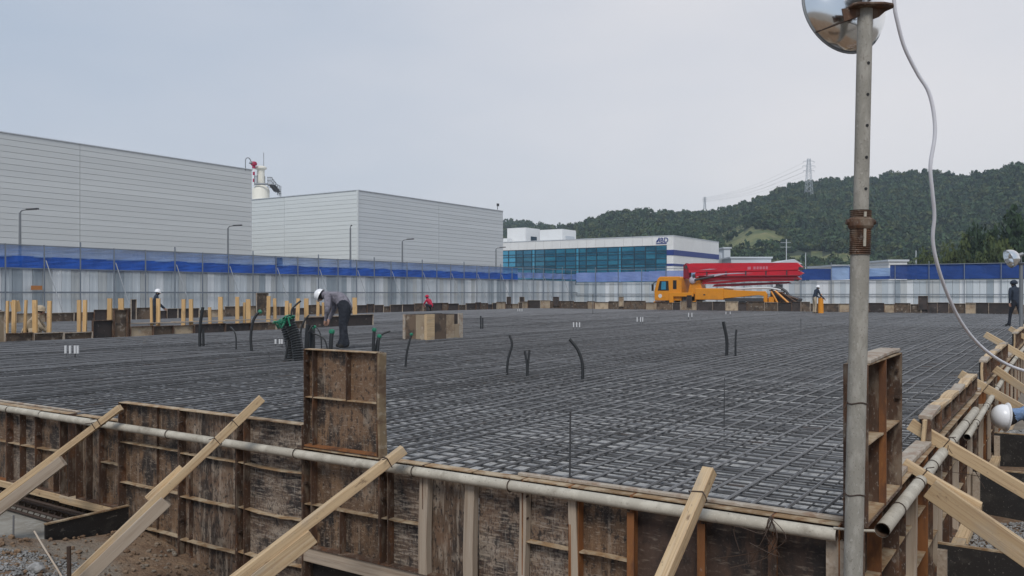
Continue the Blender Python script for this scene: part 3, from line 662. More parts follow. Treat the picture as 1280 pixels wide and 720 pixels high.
def join_bars(b, ax, ks, z, r):
    for k in ks:
        pos = (.02 if ax == 'u' else .05) + k * SP + random.gauss(0, .01)
        ln = lu if ax == 'u' else lv; n = int(ln / 3) + 1; pts = []
        for i in range(n + 1):
            t = ln * i / n; o1, o2 = random.gauss(0, .007), random.gauss(0, .006)
            pts.append((u0 + t, v0 + pos + o1, z + o2) if ax == 'u' else (u0 + pos + o1, v0 + t, z + o2))
        b.tube(pts, r, 4)
join_bars(rest, 'u', range(130, nu), 0, .0100); join_bars(rest, 'v', range(165, nv), -.0185, .0086)
tag(rest.build('far_bars', M['rebar'], mat_t, origin=(0, 0, 0), seal=False), kind='stuff')
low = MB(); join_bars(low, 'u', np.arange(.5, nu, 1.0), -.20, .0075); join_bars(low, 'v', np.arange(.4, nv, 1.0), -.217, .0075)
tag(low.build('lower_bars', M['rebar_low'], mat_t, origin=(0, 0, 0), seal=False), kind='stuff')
# loose uprights: thin rods and capped starter bars standing in the mat
def rod(px, pb, pt, label, r=.007):
    a = on_z(px, pb); d = (a - Vector((0, 0, 0))).to_2d().dot(Vector((CA, SA))); z1 = CZ - (pt - HY) / F * d
    tag(MB().tube([a + Vector((0, 0, -.15)), (a.x + .01, a.y, z1)], r, 6).build('marker_rod', M['rebar']), label, 'rod', 'thin rods standing in the mat')
rod(712, 607, 514, 'thin black rod standing in the mat behind the long front pipe')
rod(177, 462, 432, 'thin rod left of the conduits in the left of the mat', .006)
rod(1001, 418, 398, 'short thin rod just left of the prop pole', .008)
rod(741, 393, 368, 'tall thin rod at the far edge of the mat before the fence', .02)
rod(905, 531, 472, 'thin rod in the right of the mat below the two short conduits', .005)
rod(336, 470, 442, 'thin rod beside the foot of the ribbed conduit', .006)
def starter(px, pb, pt, n, wpx, label):
    a = on_z(px, pb); d = a.to_2d().dot(Vector((CA, SA))); h = (pb - pt) / F * d; t = thing('starter_bars', label, 'rebar stub', a, 'white capped starter bars in the mat')
    for i in range(n):
        q = a + Vector((SA, -CA, 0)) * ((i / (n - 1) - .5 if n > 1 else 0) * wpx / F * d) + Vector((random.gauss(0, .008), random.gauss(0, .015), 0))
        MB().tube([q - Vector((0, 0, .1)), q + Vector((0, 0, h * .45))], .014, 6).build('bar_stub', M['rebar'], t)
        MB().tube([q + Vector((0, 0, h * .35)), q + Vector((0, 0, h))], .022, 8).build('white_cap', M['tube_white'], t)
starter(90, 447, 432, 4, 15, 'four white capped bars standing left of the slender rod')
starter(720.5, 412, 403, 3, 8, 'three white capped bars right of the timber column box')
starter(800, 405, 396.5, 3, 7, 'three white capped bars midway to the pump truck')
starter(863, 399, 391, 2, 4, 'two white capped bars below the truck cab')
starter(910, 394.5, 389.5, 2, 5, 'two white capped bars below the truck body')
starter(650, 391, 386, 3, 6, 'three small capped bars at the far edge of the mat')
starter(349, 433, 424, 3, 8, 'three white capped bars beside the ribbed conduit')

# ================================================================== NEAR FORMWORK
def form_panel(T, a0, a1, z0, z1, ribs, studs=(), ply='ply', wall=None, bow=0, rail='rust', depth=.063, top='rib_dust', name='form_panel', rails=(1, 1), pins=False):
    """steel framed shuttering panel; local frame: a along, o outwards (0 = sheet), z up"""
    p = MB(T).box(a0 + .004, a1 - .004, -.014, -.002, z0 + .004, z1 - .004).build(name, M[ply], wall)
    fr = MB(T); t = .006
    if rails[0]: fr.box(a0, a0 + t, -.016, depth, z0, z1)
    if rails[1]: fr.box(a1 - t, a1, -.016, depth, z0, z1)
    fr.box(a0 + t, a1 - t, -.0145, depth - .003, z0, z0 + t)
    fr.build('side_rail', M[rail], p)
    MB(T).box(a0 + t, a1 - t, -.0145, depth - .004, z1 - t, z1).build('top_rail', M[top], p)
    if pins:
        for x_ in (a0 + .012, a1 - .012):
            for z in [q + .13 for q in ribs][:3] + [z1 - .09]:
                zz = z + random.uniform(-.02, .02); MB(T).box(x_ - .016, x_ + .016, depth - .03, depth - .018 + random.uniform(0, .014), zz, zz + .012).build('wedge_pin', M['wire'], p)
    for z in ribs:
        b = MB(T); n = 6; w_ = depth - .012
        vs = []
        for i in range(n + 1):
            x = a0 + t + (a1 - a0 - 2 * t) * i / n; dz = -bow * math.sin(math.pi * i / n) + random.gauss(0, .001)
            vs += [(x, -.001, z + dz), (x, w_, z + dz + random.gauss(0, .0015)), (x, w_, z + dz + .006), (x, -.001, z + dz + .006)]
        b.add(vs, [(i * 4 + j, i * 4 + (j + 1) % 4, i * 4 + 4 + (j + 1) % 4, i * 4 + 4 + j) for i in range(n) for j in range(4)] + [(3, 2, 1, 0), (4 * n, 4 * n + 1, 4 * n + 2, 4 * n + 3)])
        b.build('rib', M['rib_dust'], p)
    for s in studs:
        x, za, zb_ = s[:3]; MB(T).box(x - .003, x + .003, -.001, (s[4] if len(s) > 4 else depth - .008), za, zb_).build('stud', M[s[3] if len(s) > 3 else rail], p)
    return p
# ---- front wall: local a runs along +v, outwards is -u
TF = lambda a, o, z: (FW - o, a, z)
fv = lambda px: vu(px, FW - .06)
wf = thing('formwork_wall', 'long brown plywood and steel shuttering wall across the foreground', 'formwork', (FW, 5, -.6))
ZT = .17
def fp(x0, x1, z0, z1, ribs=(), studs=(), **k): return form_panel(TF, fv(x1), fv(x0), z0, z1, ribs, [(fv(s[0]), *s[1:]) for s in studs], wall=wf, pins=bool(ribs), **k)
B0 = -.55
fp(-190, -120, B0, ZT, (-.19,), rails=(1, 1)); fp(-120, -50, B0, ZT, (-.19,)); fp(-50, 8, B0, ZT, (-.19,), rail='rust_bright')
fp(8, 44, B0, ZT, (-.19,), [(24, B0, ZT)], ply='ply_grey'); fp(44, 75, B0, ZT, (-.185,), [(66, B0, -.19)]); fp(75, 86, B0, ZT, (), ply='ply_dark')
fp(95, 124, B0, ZT, (), [(107, B0, ZT)], ply='ply_grey2'); fp(124, 148, B0, ZT, (-.2,), ply='ply')
MB(TF).box(fv(95) + .003, fv(86) - .003, -.014, -.002, B0, -.02).build('form_panel', M['ply_dark'], wf)
Zs = (-.01, -.34, -.67, -.98)
fp(148, 223, -1.25, .325, (-.005, -.335, -.665, -.98), [(190, -1.2, .32, 'rust', .018)], ply='ply')
fp(223, 295, -1.25, .325, (-.012, -.345, -.675, -.98), [(232, -1.2, 0, 'rust', .03)], ply='ply_grey2', bow=.004)
fp(295.5, 378, -1.25, .325, (-.01, -.335, -.655, -.98), [(304, -1.2, .3)], ply='ply_grey', bow=.014)
fp(378.5, 474, -.5, ZT, (-.215,), [(424, -.5, -.22), (388, -.5, .1)], ply='ply')
fp(474.5, 529, -.5, ZT, (-.21,), [(484, -.5, ZT)], ply='ply_grey')
fp(529.5, 590, -.5, ZT, (), ply='ply_grey2', rails=(0, 0)); fp(590.5, 652, -.5, ZT, (), ply='ply_grey', rails=(0, 0))
fp(652.5, 712, -.5, ZT, (-.185,), ply='ply_grey', rail='rust_bright')
fp(712.5, 789, -.5, ZT, (-.185,), [(722, -.5, ZT)], ply='ply', rail='rust_bright')
fp(789.5, 876, -.5, ZT, (), ply='ply_deep', rail='rust_bright'); fp(876.5, 965, -.5, ZT, (), ply='ply_deep'); fp(965.5, 1050, -.5, ZT, (), ply='ply_deep', rail='rust_bright')
for x, wd in ((529, .065), (586, .07), (652, .045), (716, .05)):
    y = fv(x); local_beam('batten', (FW - .034, y, -.5), (FW - .034, y, ZT - .07), wd, .055, M['wood_grey'], wf, up=(1, 0, 0))
for x, key in ((789, 'rust_bright'), (877, 'rust_bright'), (966, 'rust')):
    y = fv(x); MB(TF).box(y - .02, y + .02, .064, .07, -.5, .08).build('clamp_strip', M[key], wf)
# boards on top of, and under, the shuttering
local_beam('cap_board', (FW + .016, fv(1052) + .0, ZT + .010), (FW + .016, fv(640), ZT + .010), .034, .018, M['cement_edge'], wf)
local_beam('cap_board', (FW + .035, fv(378), ZT + .004), (FW + .035, fv(330), ZT + .004), .06, .02, M['cement_edge'], wf)
local_beam('cap_board', (FW + .035, fv(86), ZT + .008), (FW + .035, fv(-190), ZT + .006), .03, .014, M['cement_edge'], wf)
local_beam('sill_board', (FW - .02, fv(148), B0 - .035), (FW - .02, fv(76), B0 - .035), .10, .065, M['wood'], wf)
local_beam('sill_board', (FW - .02, fv(77), B0 - .03), (FW - .02, fv(-190), B0 - .03), .10, .06, M['wood'], wf)
local_beam('sill_board', (FW - .02, fv(620), -.555), (FW - .02, fv(376), -.555), .05, .10, M['wood_grey'], wf)
local_beam('sill_board', (FW - .02, fv(1040), -.56), (FW - .02, fv(622), -.56), .05, .10, M['wood_grey'], wf)
MB(TF).box(fv(378), fv(1050), -.03, .0, -1.3, -.61).T
b = MB(TF); b.box(fv(1050), fv(379), -.06, -.03, -1.1, -.5); b.build('void_sheet', M['ply_dark'], wf)  # dark sheet standing in for the shaded void below the sill boards
# corner post
MB().box(FW - .03, FW + .03, RW - .02, RW + .05, -1.0, ZT).build('corner_post', M['rust'], wf)
MB().box(FW - .062, FW - .03, RW - .0, RW + .09, -1.0, .1).build('corner_post', M['wood_grey'], wf)
# ---- tall single panel standing on the front wall
tp = thing('raised_form_panel', 'tall brown shuttering panel sticking up from the middle of the front wall', 'form panel', (FW, fv(424), ZT))
a0, a1 = fv(470), fv(378); zA = .84; zM = .51
form_panel(TF, a0, a1, ZT + .003, zA, (zM,), [(fv(430), zM, zA), (fv(388), ZT, zA)], ply='ply', wall=tp, depth=.05, rail='rust', pins=True)
local_beam('side_board', (FW - .012, a0 - .012, ZT + .0), (FW - .012, a0 - .012, zA - .004), .018, .072, M['form_side'], tp, up=(1, 0, 0))
MB(TF).box(a0 + .006, a1 - .006, -.0139, .05, ZT + .0095, ZT + .02).build('dusty_ledge', M['rust_bright'], tp)
# ---- right-hand wall: local a runs along +u, outwards is -v
TR = lambda a, o, z: (a, RW - o, z)
wr = thing('formwork_wall', 'brown shuttering wall running away along the right edge of the mat', 'formwork', (9, RW, -.6))
x = 4.0; i = 0
while x < 26:
    wdt = .92 if i == 0 else (.56 if i % 3 else .62)
    rail = random.choice(['rust', 'rust', 'rust_bright'])
    form_panel(TR, x, x + wdt - .004, -.72, ZT, (-.16, -.46), [(x + wdt * .5, -.72, ZT, 'rust' if i else 'rust_bright')] if i % 2 or not i else (), ply=random.choice(['ply', 'ply_grey2', 'ply_grey']), wall=wr, rail=rail, depth=.075)
    if i % 2: local_beam('batten', (x + wdt, RW - .05, -.72), (x + wdt, RW - .05, ZT - .12), .05, .07, M['wood_grey'], wr, up=(0, 1, 0))
    x += wdt; i += 1
for (ua, ub, dz) in ((4.97, 6.42, .012), (10.2, 11.1, .012), (15.8, 18.1, .012)):
    local_beam('cap_board', (ua, RW + .0, ZT + dz + .004), (ub, RW + .0, ZT + dz + .004), .10, .028, M['cement_edge'], wr)
for (ua, ub) in ((4.2, 7.6), (7.65, 11.5), (11.55, 17)):
    local_beam('sill_board', (ua, RW - .1, -.77), (ub, RW - .1, -.77), .12, .06, M['wood'], wr)
def block(ua, ub, zt_, label, key='ply'):
    t = thing('raised_form_panel', label, 'form panel', ((ua + ub) / 2, RW, ZT), 'raised panels on the right-hand wall')
    n = max(1, round((ub - ua) / .6)); s = (ub - ua) / n
    for j in range(n):
        form_panel(TR, ua + j * s, ua + (j + 1) * s - .004, ZT + .03, zt_ - .028, (), ply=key, wall=t, depth=.045)
        local_beam('top_board', (ua + j * s + .01, RW - .002 + random.gauss(0, .003), zt_ - .012 + random.gauss(0, .003)), (ua + (j + 1) * s - .01, RW - .002, zt_ - .012), .085, .028, M['wood' if j % 3 else 'cement_edge'], t, up=(0, 0, 1))
    local_beam('end_board', (ua - .014, RW - .002, ZT), (ua - .014, RW - .002, zt_ - .03), .025, .08, M['wood'], t, up=(1, 0, 0))
    MB().box(ua + .03, ub, RW + .02, RW + .035, ZT - .1, zt_ - .03).build('inner_sheet', M['ply_dark'], t)
block(6.45, 10.0, .375, 'low raised panel with plank top nearest on the right-hand wall')
block(11.2, 15.4, .44, 'second raised panel along the right-hand wall beyond the nearest one')
block(18.2, 24.5, .48, 'farthest raised panel on the right-hand wall below the walking man')
tq = thing('raised_form_panel', 'tall rusty steel shuttering panel right behind the prop pole', 'form panel', (4.46, RW, ZT))
q_ = form_panel(TR, 4.0, 4.92, ZT + .004, .90, (.53,), [(4.46, ZT + .01, .894, 'rust', .055)], ply='ply', wall=tq, rail='rust', depth=.09, pins=True)
MB(TR).box(4.454, 4.466, .055, .088, ZT + .01, .893).build('stud_lip', M['rust_bright'], q_)
local_beam('top_board', (4.06, RW - .035, .911), (4.93, RW - .035, .911), .10, .018, M['cement_edge'], tq)
MB(TR).box(4.01, 4.91, .0, .08, .182, .19).build('dusty_ledge', M['rib_dust'], tq)

# ---- pipes tied along the walls
def tie(parent, c, axis, r=.034):
    c = Vector(c); ax = Vector(axis).normalized(); up = Vector((0, 0, 1)); a = ax.cross(up).normalized(); b = MB()
    pts = [c + r * (math.cos(q) * a + math.sin(q) * up) + ax * .012 * math.sin(q * .5) for q in np.linspace(-.4, 5.6, 14)]
    b.tube(pts, .0032, 5)
    e = pts[-1]; b.tube(smooth_path([e, e + ax * .03 + Vector((0, 0, -.02)) - a * .01, e + ax * .045 + Vector((0, 0, .02)) - a * .02], 3), .003, 4)
    b.build('wire_tie', M['wire'], parent)
def pipe(path, r, label, ties, axis, open_end=False):
    t = thing('steel_pipe', label, 'pipe', path[0], 'long pipes tied along the shuttering')
    MB().tube(path, r, 16, caps=False).build('tube', M['galv'], t, smooth=True, seal=False)
    MB().tube(path, r - .004, 16, caps=False).build('tube_bore', M['rust'], t, smooth=True, seal=False)
    for c in ties: tie(t, c, axis, r + .004)
UP = FW - .095; zP = .135
tz = lambda px: Vector((UP, vu(px, UP), zP))
pipe([(UP, vu(1046, UP), zP - .002), (UP, vu(700, UP), zP), (UP, vu(400, UP), zP - .004), (UP, vu(52, UP), zP)], .03, 'long cement stained pipe along the front shuttering wall', [tz(x) for x in (212, 372, 520, 640, 870, 965)], (0, 1, 0))
pipe([(UP + .003, vu(51, UP), zP + .004), (UP, vu(-200, UP), zP + .012)], .0295, 'left end pipe continuing the front pipe to the photo edge', [tz(12)], (0, 1, 0))
VP = RW - .115
pipe([(4.19, VP, .125), (5.55, VP, .125)], .034, 'short open ended pipe beside the prop pole', [(4.62, VP, .125), (5.3, VP, .125)], (1, 0, 0))
pipe([(5.6, VP, .125), (8.9, VP + .0, .13)], .034, 'pipe on the right-hand wall between the first two braces', [(5.9, VP, .127), (6.9, VP, .128), (7.9, VP, .129)], (1, 0, 0))
pipe([(7.6, VP - .045, .07), (13.0, VP - .03, .14)], .026, 'overlapping second pipe on the right-hand wall', [(8.2, VP - .06, .108), (9.4, VP - .055, .118), (11, VP - .04, .13)], (1, 0, 0))
pipe([(13.05, VP, .14), (23.5, VP, .15)], .03, 'farthest pipe on the right-hand wall', [(14.5, VP, .142), (17, VP, .145)], (1, 0, 0))

g = random.Random(12)
for i, (x, y, lab) in enumerate(((966, 655, 'tangled rusty wire hanging from the front pipe left of the prop pole'), (1186, 556, 'tangled tie wire on the right-hand pipe under the long brace'))):
    q0 = on_u(x, y, UP - .04) if i == 0 else on_v(x, y, VP - .03); b = MB()
    for k in range(7):
        b.tube(smooth_path([q0 + Vector((g.gauss(0, .01), g.gauss(0, .01), .03)), q0 + Vector((-.02 + g.gauss(0, .02), g.gauss(0, .05), -.05)), q0 + Vector((-.02 + g.gauss(0, .03), g.gauss(0, .1), -.13 + g.gauss(0, .05))), q0 + Vector((g.gauss(0, .03), g.gauss(0, .12), -.2 + g.gauss(0, .06)))], 4), .0022, 4)
    tag(b.build('loose_wire', M['wire']), lab, 'wire')
# ---- timber braces
def brace(p0, p1, wy, wz, label, extra=None, mat='wood', up=(0, 0, 1), ties=()):
    t = thing('timber_brace', label, 'timber brace', p1, 'timber braces propping the shuttering')
    local_beam('timber', p0, p1, wy, wz, M[mat], t, up=up)
    for e in (extra or []): local_beam('splice_board', e[0], e[1], e[2], e[3], M[e[4]], t, up=up)
    for c in ties:
        c = Vector(c); M_, _ = beam_matrix(p0, p1, up); ax = (Vector(p1) - Vector(p0)).normalized(); a = Vector(up).cross(ax).normalized(); u2_ = ax.cross(a)
        hw, hz = wy / 2 + .005, wz / 2 + .005; b = MB()
        b.tube([c + a * hw + u2_ * hz, c - a * hw + u2_ * hz + ax * .008, c - a * hw - u2_ * hz, c + a * hw - u2_ * hz + ax * .005, c + a * hw + u2_ * hz], .0035, 5)
        b.tube([c + a * hw + u2_ * hz, c + a * (hw + .03) + u2_ * (hz + .02) + ax * .03], .003, 4)
        b.build('wire_tie', M['wire'], t)
    return t
def ext(p0, p1, k): return p0 + (p1 - p0) * k
def seg(a, c, s0, s1, off): d = c - a; return a + d * s0 + off, a + d * s1 + off
UB = FW - .16
# brace 1 (left)
a = on_u(150, 509, UB); c = ext(a, at_d(0, 622, 6.75), 1.75); dwn = Vector((-.01, -.02, -.062))
brace(a, c, .058, .05, 'leftmost long timber brace with a second board nailed under it', [(*seg(a, c, .27, 1.0, dwn + Vector((-.02, -.03, -.012))), .045, .085, 'wood_grey')], ties=[ext(a, c, .09), ext(a, c, .115)])
# brace 2
a = on_u(328, 498, UB); c = ext(a, at_d(93, 722, 5.45), 1.12)
brace(a, c, .058, .055, 'timber brace crossing the stepped up panels, spliced below the middle', [(*seg(a, c, .47, 1.0, Vector((-.005, -.01, -.07))), .05, .085, 'wood_grey'), (*seg(a, c, .36, .52, Vector((-.02, .055, .0))), .035, .05, 'wood')], ties=[ext(a, c, .13), ext(a, c, .22)])
# brace 3
a = on_u(505, 562, UB); c = ext(a, at_d(296, 722, 4.72), 1.25)
brace(a, c, .06, .055, 'timber brace leaning from the pipe below the tall middle panel', [(*seg(a, c, .47, 1.0, Vector((.01, -.02, -.075))), .05, .09, 'wood')], ties=[ext(a, c, .08)])
# brace 4
a = on_u(886, 588, UB); c = ext(a, at_d(828, 724, 3.72), 2.0)
brace(a, c, .06, .055, 'short pale timber brace between the middle panel and the prop pole', ties=[ext(a, c, .12)])
# right-hand braces (each lies in a plane across the wall)
def rb(u, x0, y0, x1, y1, k=1.6): a = on_u(x0, y0, u); return a, ext(a, on_u(x1, y1, u), k)
a, c = rb(5.45, 1130, 578, 1225, 634, 1.0)
brace(a, c, .05, .055, 'short brace over the open pipe with a wide board beneath', [(on_u(1163, 609, 5.40), ext(on_u(1163, 609, 5.4), on_u(1280, 693, 5.4), 1.5), .05, .12, 'wood')], ties=[ext(a, c, .26)])
a, c = rb(6.5, 1138, 529, 1280, 614); brace(a, c, .055, .085, 'long pale brace just above the short spliced one', ties=[ext(a, c, .2)])
a, c = rb(10.4, 1200, 467, 1280, 513); brace(a, c, .06, .09, 'brace crossing above the bending worker in a white helmet', mat='wood', ties=[ext(a, c, .25)])
a, c = rb(12.0, 1243, 461, 1280, 486); brace(a, c, .06, .09, 'brace starting low behind the nearest plank topped panel')
a, c = rb(15.8, 1231, 418, 1280, 446); brace(a, c, .07, .1, 'far brace sticking out over the second plank topped panel')
a, c = rb(20.5, 1262, 410, 1280, 421); brace(a, c, .08, .1, 'farthest brace near the second lamp pole')

# ---- items left below the front wall
dk = thing('bulkhead_sheet', 'dark plywood sheet standing in the dirt below the left shuttering', 'plywood sheet', (3.65, 6.35, -.9))
MB().box(3.33, FW - .065, 6.34, 6.358, -.95, -.505).build('sheet', M['ply_dark'], dk)
MB().box(3.33, FW - .065, 6.33, 6.365, -.505, -.495).build('top_edge', M['rib_dust'], dk)
cg = thing('rebar_cage', 'dark rebar cage lying in the opening under the left shuttering', 'rebar cage', (FW + .2, 8, -.95))
for (du, z) in ((.05, -.66), (.05, -.9), (.34, -.66), (.34, -.9), (.2, -.64), (-.05, -.70), (-.1, -.65), (.12, -.76), (-.14, -.72), (-.12, -.78), (-.12, -.86), (-.22, -.9)):
    MB().tube([(FW + du, 6.42, z), (FW + du, 8.2, z + .01), (FW + du, 10.5, z)], .012, 6).build('bar', M['wire'], cg)
for i in range(34):
    y = 6.45 + i * .105; du0, du1, z0, z1 = FW - .14, FW + .36, -.92, -.625
    MB().tube([(du0, y, z0), (du1, y, z0), (du1, y + .01, z1), (FW + .03, y + .01, z1), (du0, y, z0)], .007, 5).build('stirrup', M['wire'], cg)
for i in range(8):
    y = 6.45 + i * .16; MB().tube([(FW + .22, y, -1.0), (FW + .22, y, -.5)], .02, 6).build('upright', M['wire'], cg)
tag(MB().box(3.24, FW + .02, 6.5, 10.5, -1.1, -.80).build('footing_pad', M['concrete']), 'pale concrete pad beneath the rebar cage at the left', 'concrete pad')
p = at_d(87, 715, 5.3); q = at_d(86, 683, 5.3); tag(MB().tube([p - Vector((0, 0, .3)), q], .0135, 8).build('ground_peg', M['wire']), 'thick steel peg driven in the dirt beside the spliced brace', 'peg')
p = at_d(44, 663, 6.0); q = at_d(84, 716, 5.4); o = thing('thin_batten', 'thin pale stick leaning in the dirt before the dark sheet', 'stick', q); local_beam('stick', p, q - Vector((0, 0, .1)), .012, .008, M['wood_grey'], o)
p = at_d(16, 680, 6.0); tag(MB().tube([(p.x, p.y, -.9), at_d(17, 644, 6.0)], .006, 6).build('thin_rod', M['rebar']), 'thin upright rod at the far left before the concrete pad', 'rod')
# gravel heaps as many small stones
def stones(name, label, cx, cy, rx, ry, n, smin, smax, zf, seed=0):
    g = random.Random(seed); b = MB(); bm0 = bmesh.new(); bmesh.ops.create_icosphere(bm0, subdivisions=1, radius=1)
    base = [v.co.copy() for v in bm0.verts]; fs = [tuple(v.index for v in f.verts) for f in bm0.faces]; bm0.free()
    for k in range(n):
        a = g.uniform(0, 6.28); r = math.sqrt(g.random()); x, y = cx + rx * r * math.cos(a), cy + ry * r * math.sin(a)
        s = g.uniform(smin, smax) * (1 if g.random() < .9 else 1.7); z = zf(x, y) + s * .3
        sx, sy, sz_ = s * g.uniform(.7, 1.3), s * g.uniform(.7, 1.3), s * g.uniform(.5, .9)
        b.add([(x + v.x * sx * g.uniform(.8, 1.2), y + v.y * sy * g.uniform(.8, 1.2), z + v.z * sz_) for v in base], fs)
    return tag(b.build(name, M['stone'], seal=False), label, kind='stuff')
p = at_d(28, 712, 5.35); stones('gravel', 'pale gravel heap at the bottom left', p.x - .1, p.y, .55, .5, 4200, .004, .011, gz)
p = at_d(45, 697, 5.5)
b = MB(); bm0 = bmesh.new(); bmesh.ops.create_icosphere(bm0, subdivisions=2, radius=1)
b.add([(p.x + v.co.x * .05 * (1 + .25 * mnoise.noise(v.co * 2)), p.y + v.co.y * .06 * (1 + .3 * mnoise.noise(v.co * 2.3)), gz(p.x, p.y) + .02 + v.co.z * .035) for v in bm0.verts], [tuple(v.index for v in f.verts) for f in bm0.faces]); bm0.free()
tag(b.build('rubble_stone', M['stone']), 'pale lump of stone lying on the dirt at the gravel edge', 'stone')
clods = stones('dirt_clods', 'loose clods scattered on the brown dirt', 3.2, 5.6, 1.0, 1.6, 900, .006, .02, gz, 4); clods.data.materials[0] = M['dirt']
# ---- trench on the right: bulkheads, gravel
def bulk(u, zt_, label, v1=.74):
    t = thing('trench_bulkhead', label, 'plywood sheet', (u, .1, -.95), 'dark bulkheads across the trench')
    MB().box(u, u + .02, -1.6, v1, -.95, zt_).build('sheet', M['ply_dark'], t)
    MB().box(u - .003, u + .025, -1.6, v1, zt_, zt_ + .012).build('top_edge', M['rib_dust'], t)
    MB().box(u - .04, u - .001, -.42, -.37, -.95, zt_ - .02).build('cleat', M['ply_dark'], t)
    MB().box(u - .05, u - .002, v1 - .06, v1, -.95, zt_ - .03).build('cleat', M['wood_grey'], t)
bulk(6.4, -.49, 'nearest dark sheet across the trench at the bottom right'); bulk(8.95, -.42, 'middle dark sheet across the trench below the long brace'); bulk(11.7, -.47, 'far dark box side just under the bending worker')
stones('gravel', 'pale gravel on the trench floor between the dark sheets', 7.7, .1, 1.2, .62, 5200, .005, .012, lambda x, y: -.80 - .03 * x + .23, 5)
stones('mortar_lumps', 'crumbly mortar heap on the far trench sheet', 11.95, .3, .2, .34, 500, .012, .03, lambda x, y: -.50, 6)
b = MB(); b.box(11.72, 12.4, -.6, .72, -.95, -.53); tag(b.build('mortar_bed', M['concrete']), 'grey mortar bed behind the far dark trench sheet', 'mortar bed')
for i, (vv, x0) in enumerate(((.38, 6.38), (.2, 6.38))):
    pass

# ---- prop pole with lamp, cable
pb = at_d(1067, 690, 3.64); pt_ = at_d(1081.5, 12, 3.64)
dvn = (pt_ - pb); axp = dvn.normalized(); Lp = dvn.length
pole = thing('steel_prop', 'tall cement splashed steel prop pole at the corner carrying a lamp', 'prop pole', pb)
PX = lambda t: pb + dvn * t
tcol = (690 - 318) / 678; tcol2 = (690 - 263) / 678
MB().tube([PX(-.55), PX(.0), PX(tcol * .5), PX(tcol + .005)], .039, 20).build('lower_tube', M['prop'], pole, smooth=True)
pts = []; rr = []
n = 92
for i in range(n + 1):
    pts.append(PX(tcol + (tcol2 - tcol) * i / n)); rr.append(.0425 + (.0022 if i % 4 < 2 else -.0015))
MB().tube(pts, rr, 20)  .build('screw_thread', M['rust'], pole, smooth=False)
MB().tube([PX(tcol + .047), PX(tcol + .052), PX(tcol + .064), PX(tcol + .067)], [.047, .053, .053, .046], 16).build('collar_nut', M['rust'], pole)
rt = Vector((SA, -CA, 0)); fw = Vector((CA, SA, 0))
for s in (-1, 1): MB().tube([PX(tcol + .055), PX(tcol + .06) + rt * .062 * s], .012, 8).build('nut_lug', M['rust'], pole)
MB().tube([PX(tcol + .014) - fw * .045, PX(tcol + .046) - fw * .047], .006, 8).build('slot_bar', M['galv'], pole)
MB().tube([PX(tcol + .068) - fw * .045, PX(tcol + .077) - fw * .046], .006, 8).build('slot_bar', M['galv'], pole)
MB().tube([PX(tcol2 - .002), PX(.8), PX(1.0)], .0315, 20).build('upper_tube', M['prop'], pole, smooth=True)
for y in (81, 120, 158.5, 198, 237):
    t = (690 - y) / 678; c = PX(t) - fw * .0285 + rt * .006; MB().tube([c - fw * .0045, c + fw * .004], .0065, 12).build('pin_hole', M['rubber'], pole)
for y in (503, 617):
    t = (690 - y) / 678; c = PX(t); b = MB(); b.tube([c + .041 * (math.cos(q) * rt + math.sin(q) * fw) + Vector((0, 0, .004 * math.sin(3 * q))) for q in np.linspace(0, 6.6, 20)], .003, 5); b.tube([c - rt * .04, c - rt * .055 - Vector((0, 0, .03))], .003, 4); b.build('wire_tie', M['wire'], pole)
b = MB(); b.prism([(-.075, -.05), (-.055, -.068), (.055, -.068), (.1, -.05), (.115, -.02), (.1, .03), (.06, .05), (-.055, .05), (-.08, .02)], 0, .012, 'z', Matrix.Translation(PX(1.0)) @ Matrix.Rotation(math.atan2(rt.y, rt.x), 4, 'Z')); b.build('head_plate', M['rust'], pole, bevel=.003)
b = MB(); b.prism([(-.05, 0), (.05, 0), (.01, -.035), (-.03, -.05)], -.004, .004, 'y', Matrix.Translation(PX(1.0) + rt * .045 - fw * .01) @ Matrix.Rotation(math.atan2(rt.y, rt.x), 4, 'Z')); b.build('gusset', M['rust'], pole)
b = MB(); b.prism([(-.06, 0), (.03, 0), (.02, -.03), (-.05, -.055)], -.004, .004, 'y', Matrix.Translation(PX(1.0) - rt * .045 - fw * .01) @ Matrix.Rotation(math.atan2(rt.y, rt.x), 4, 'Z')); b.build('gusset', M['rust'], pole)
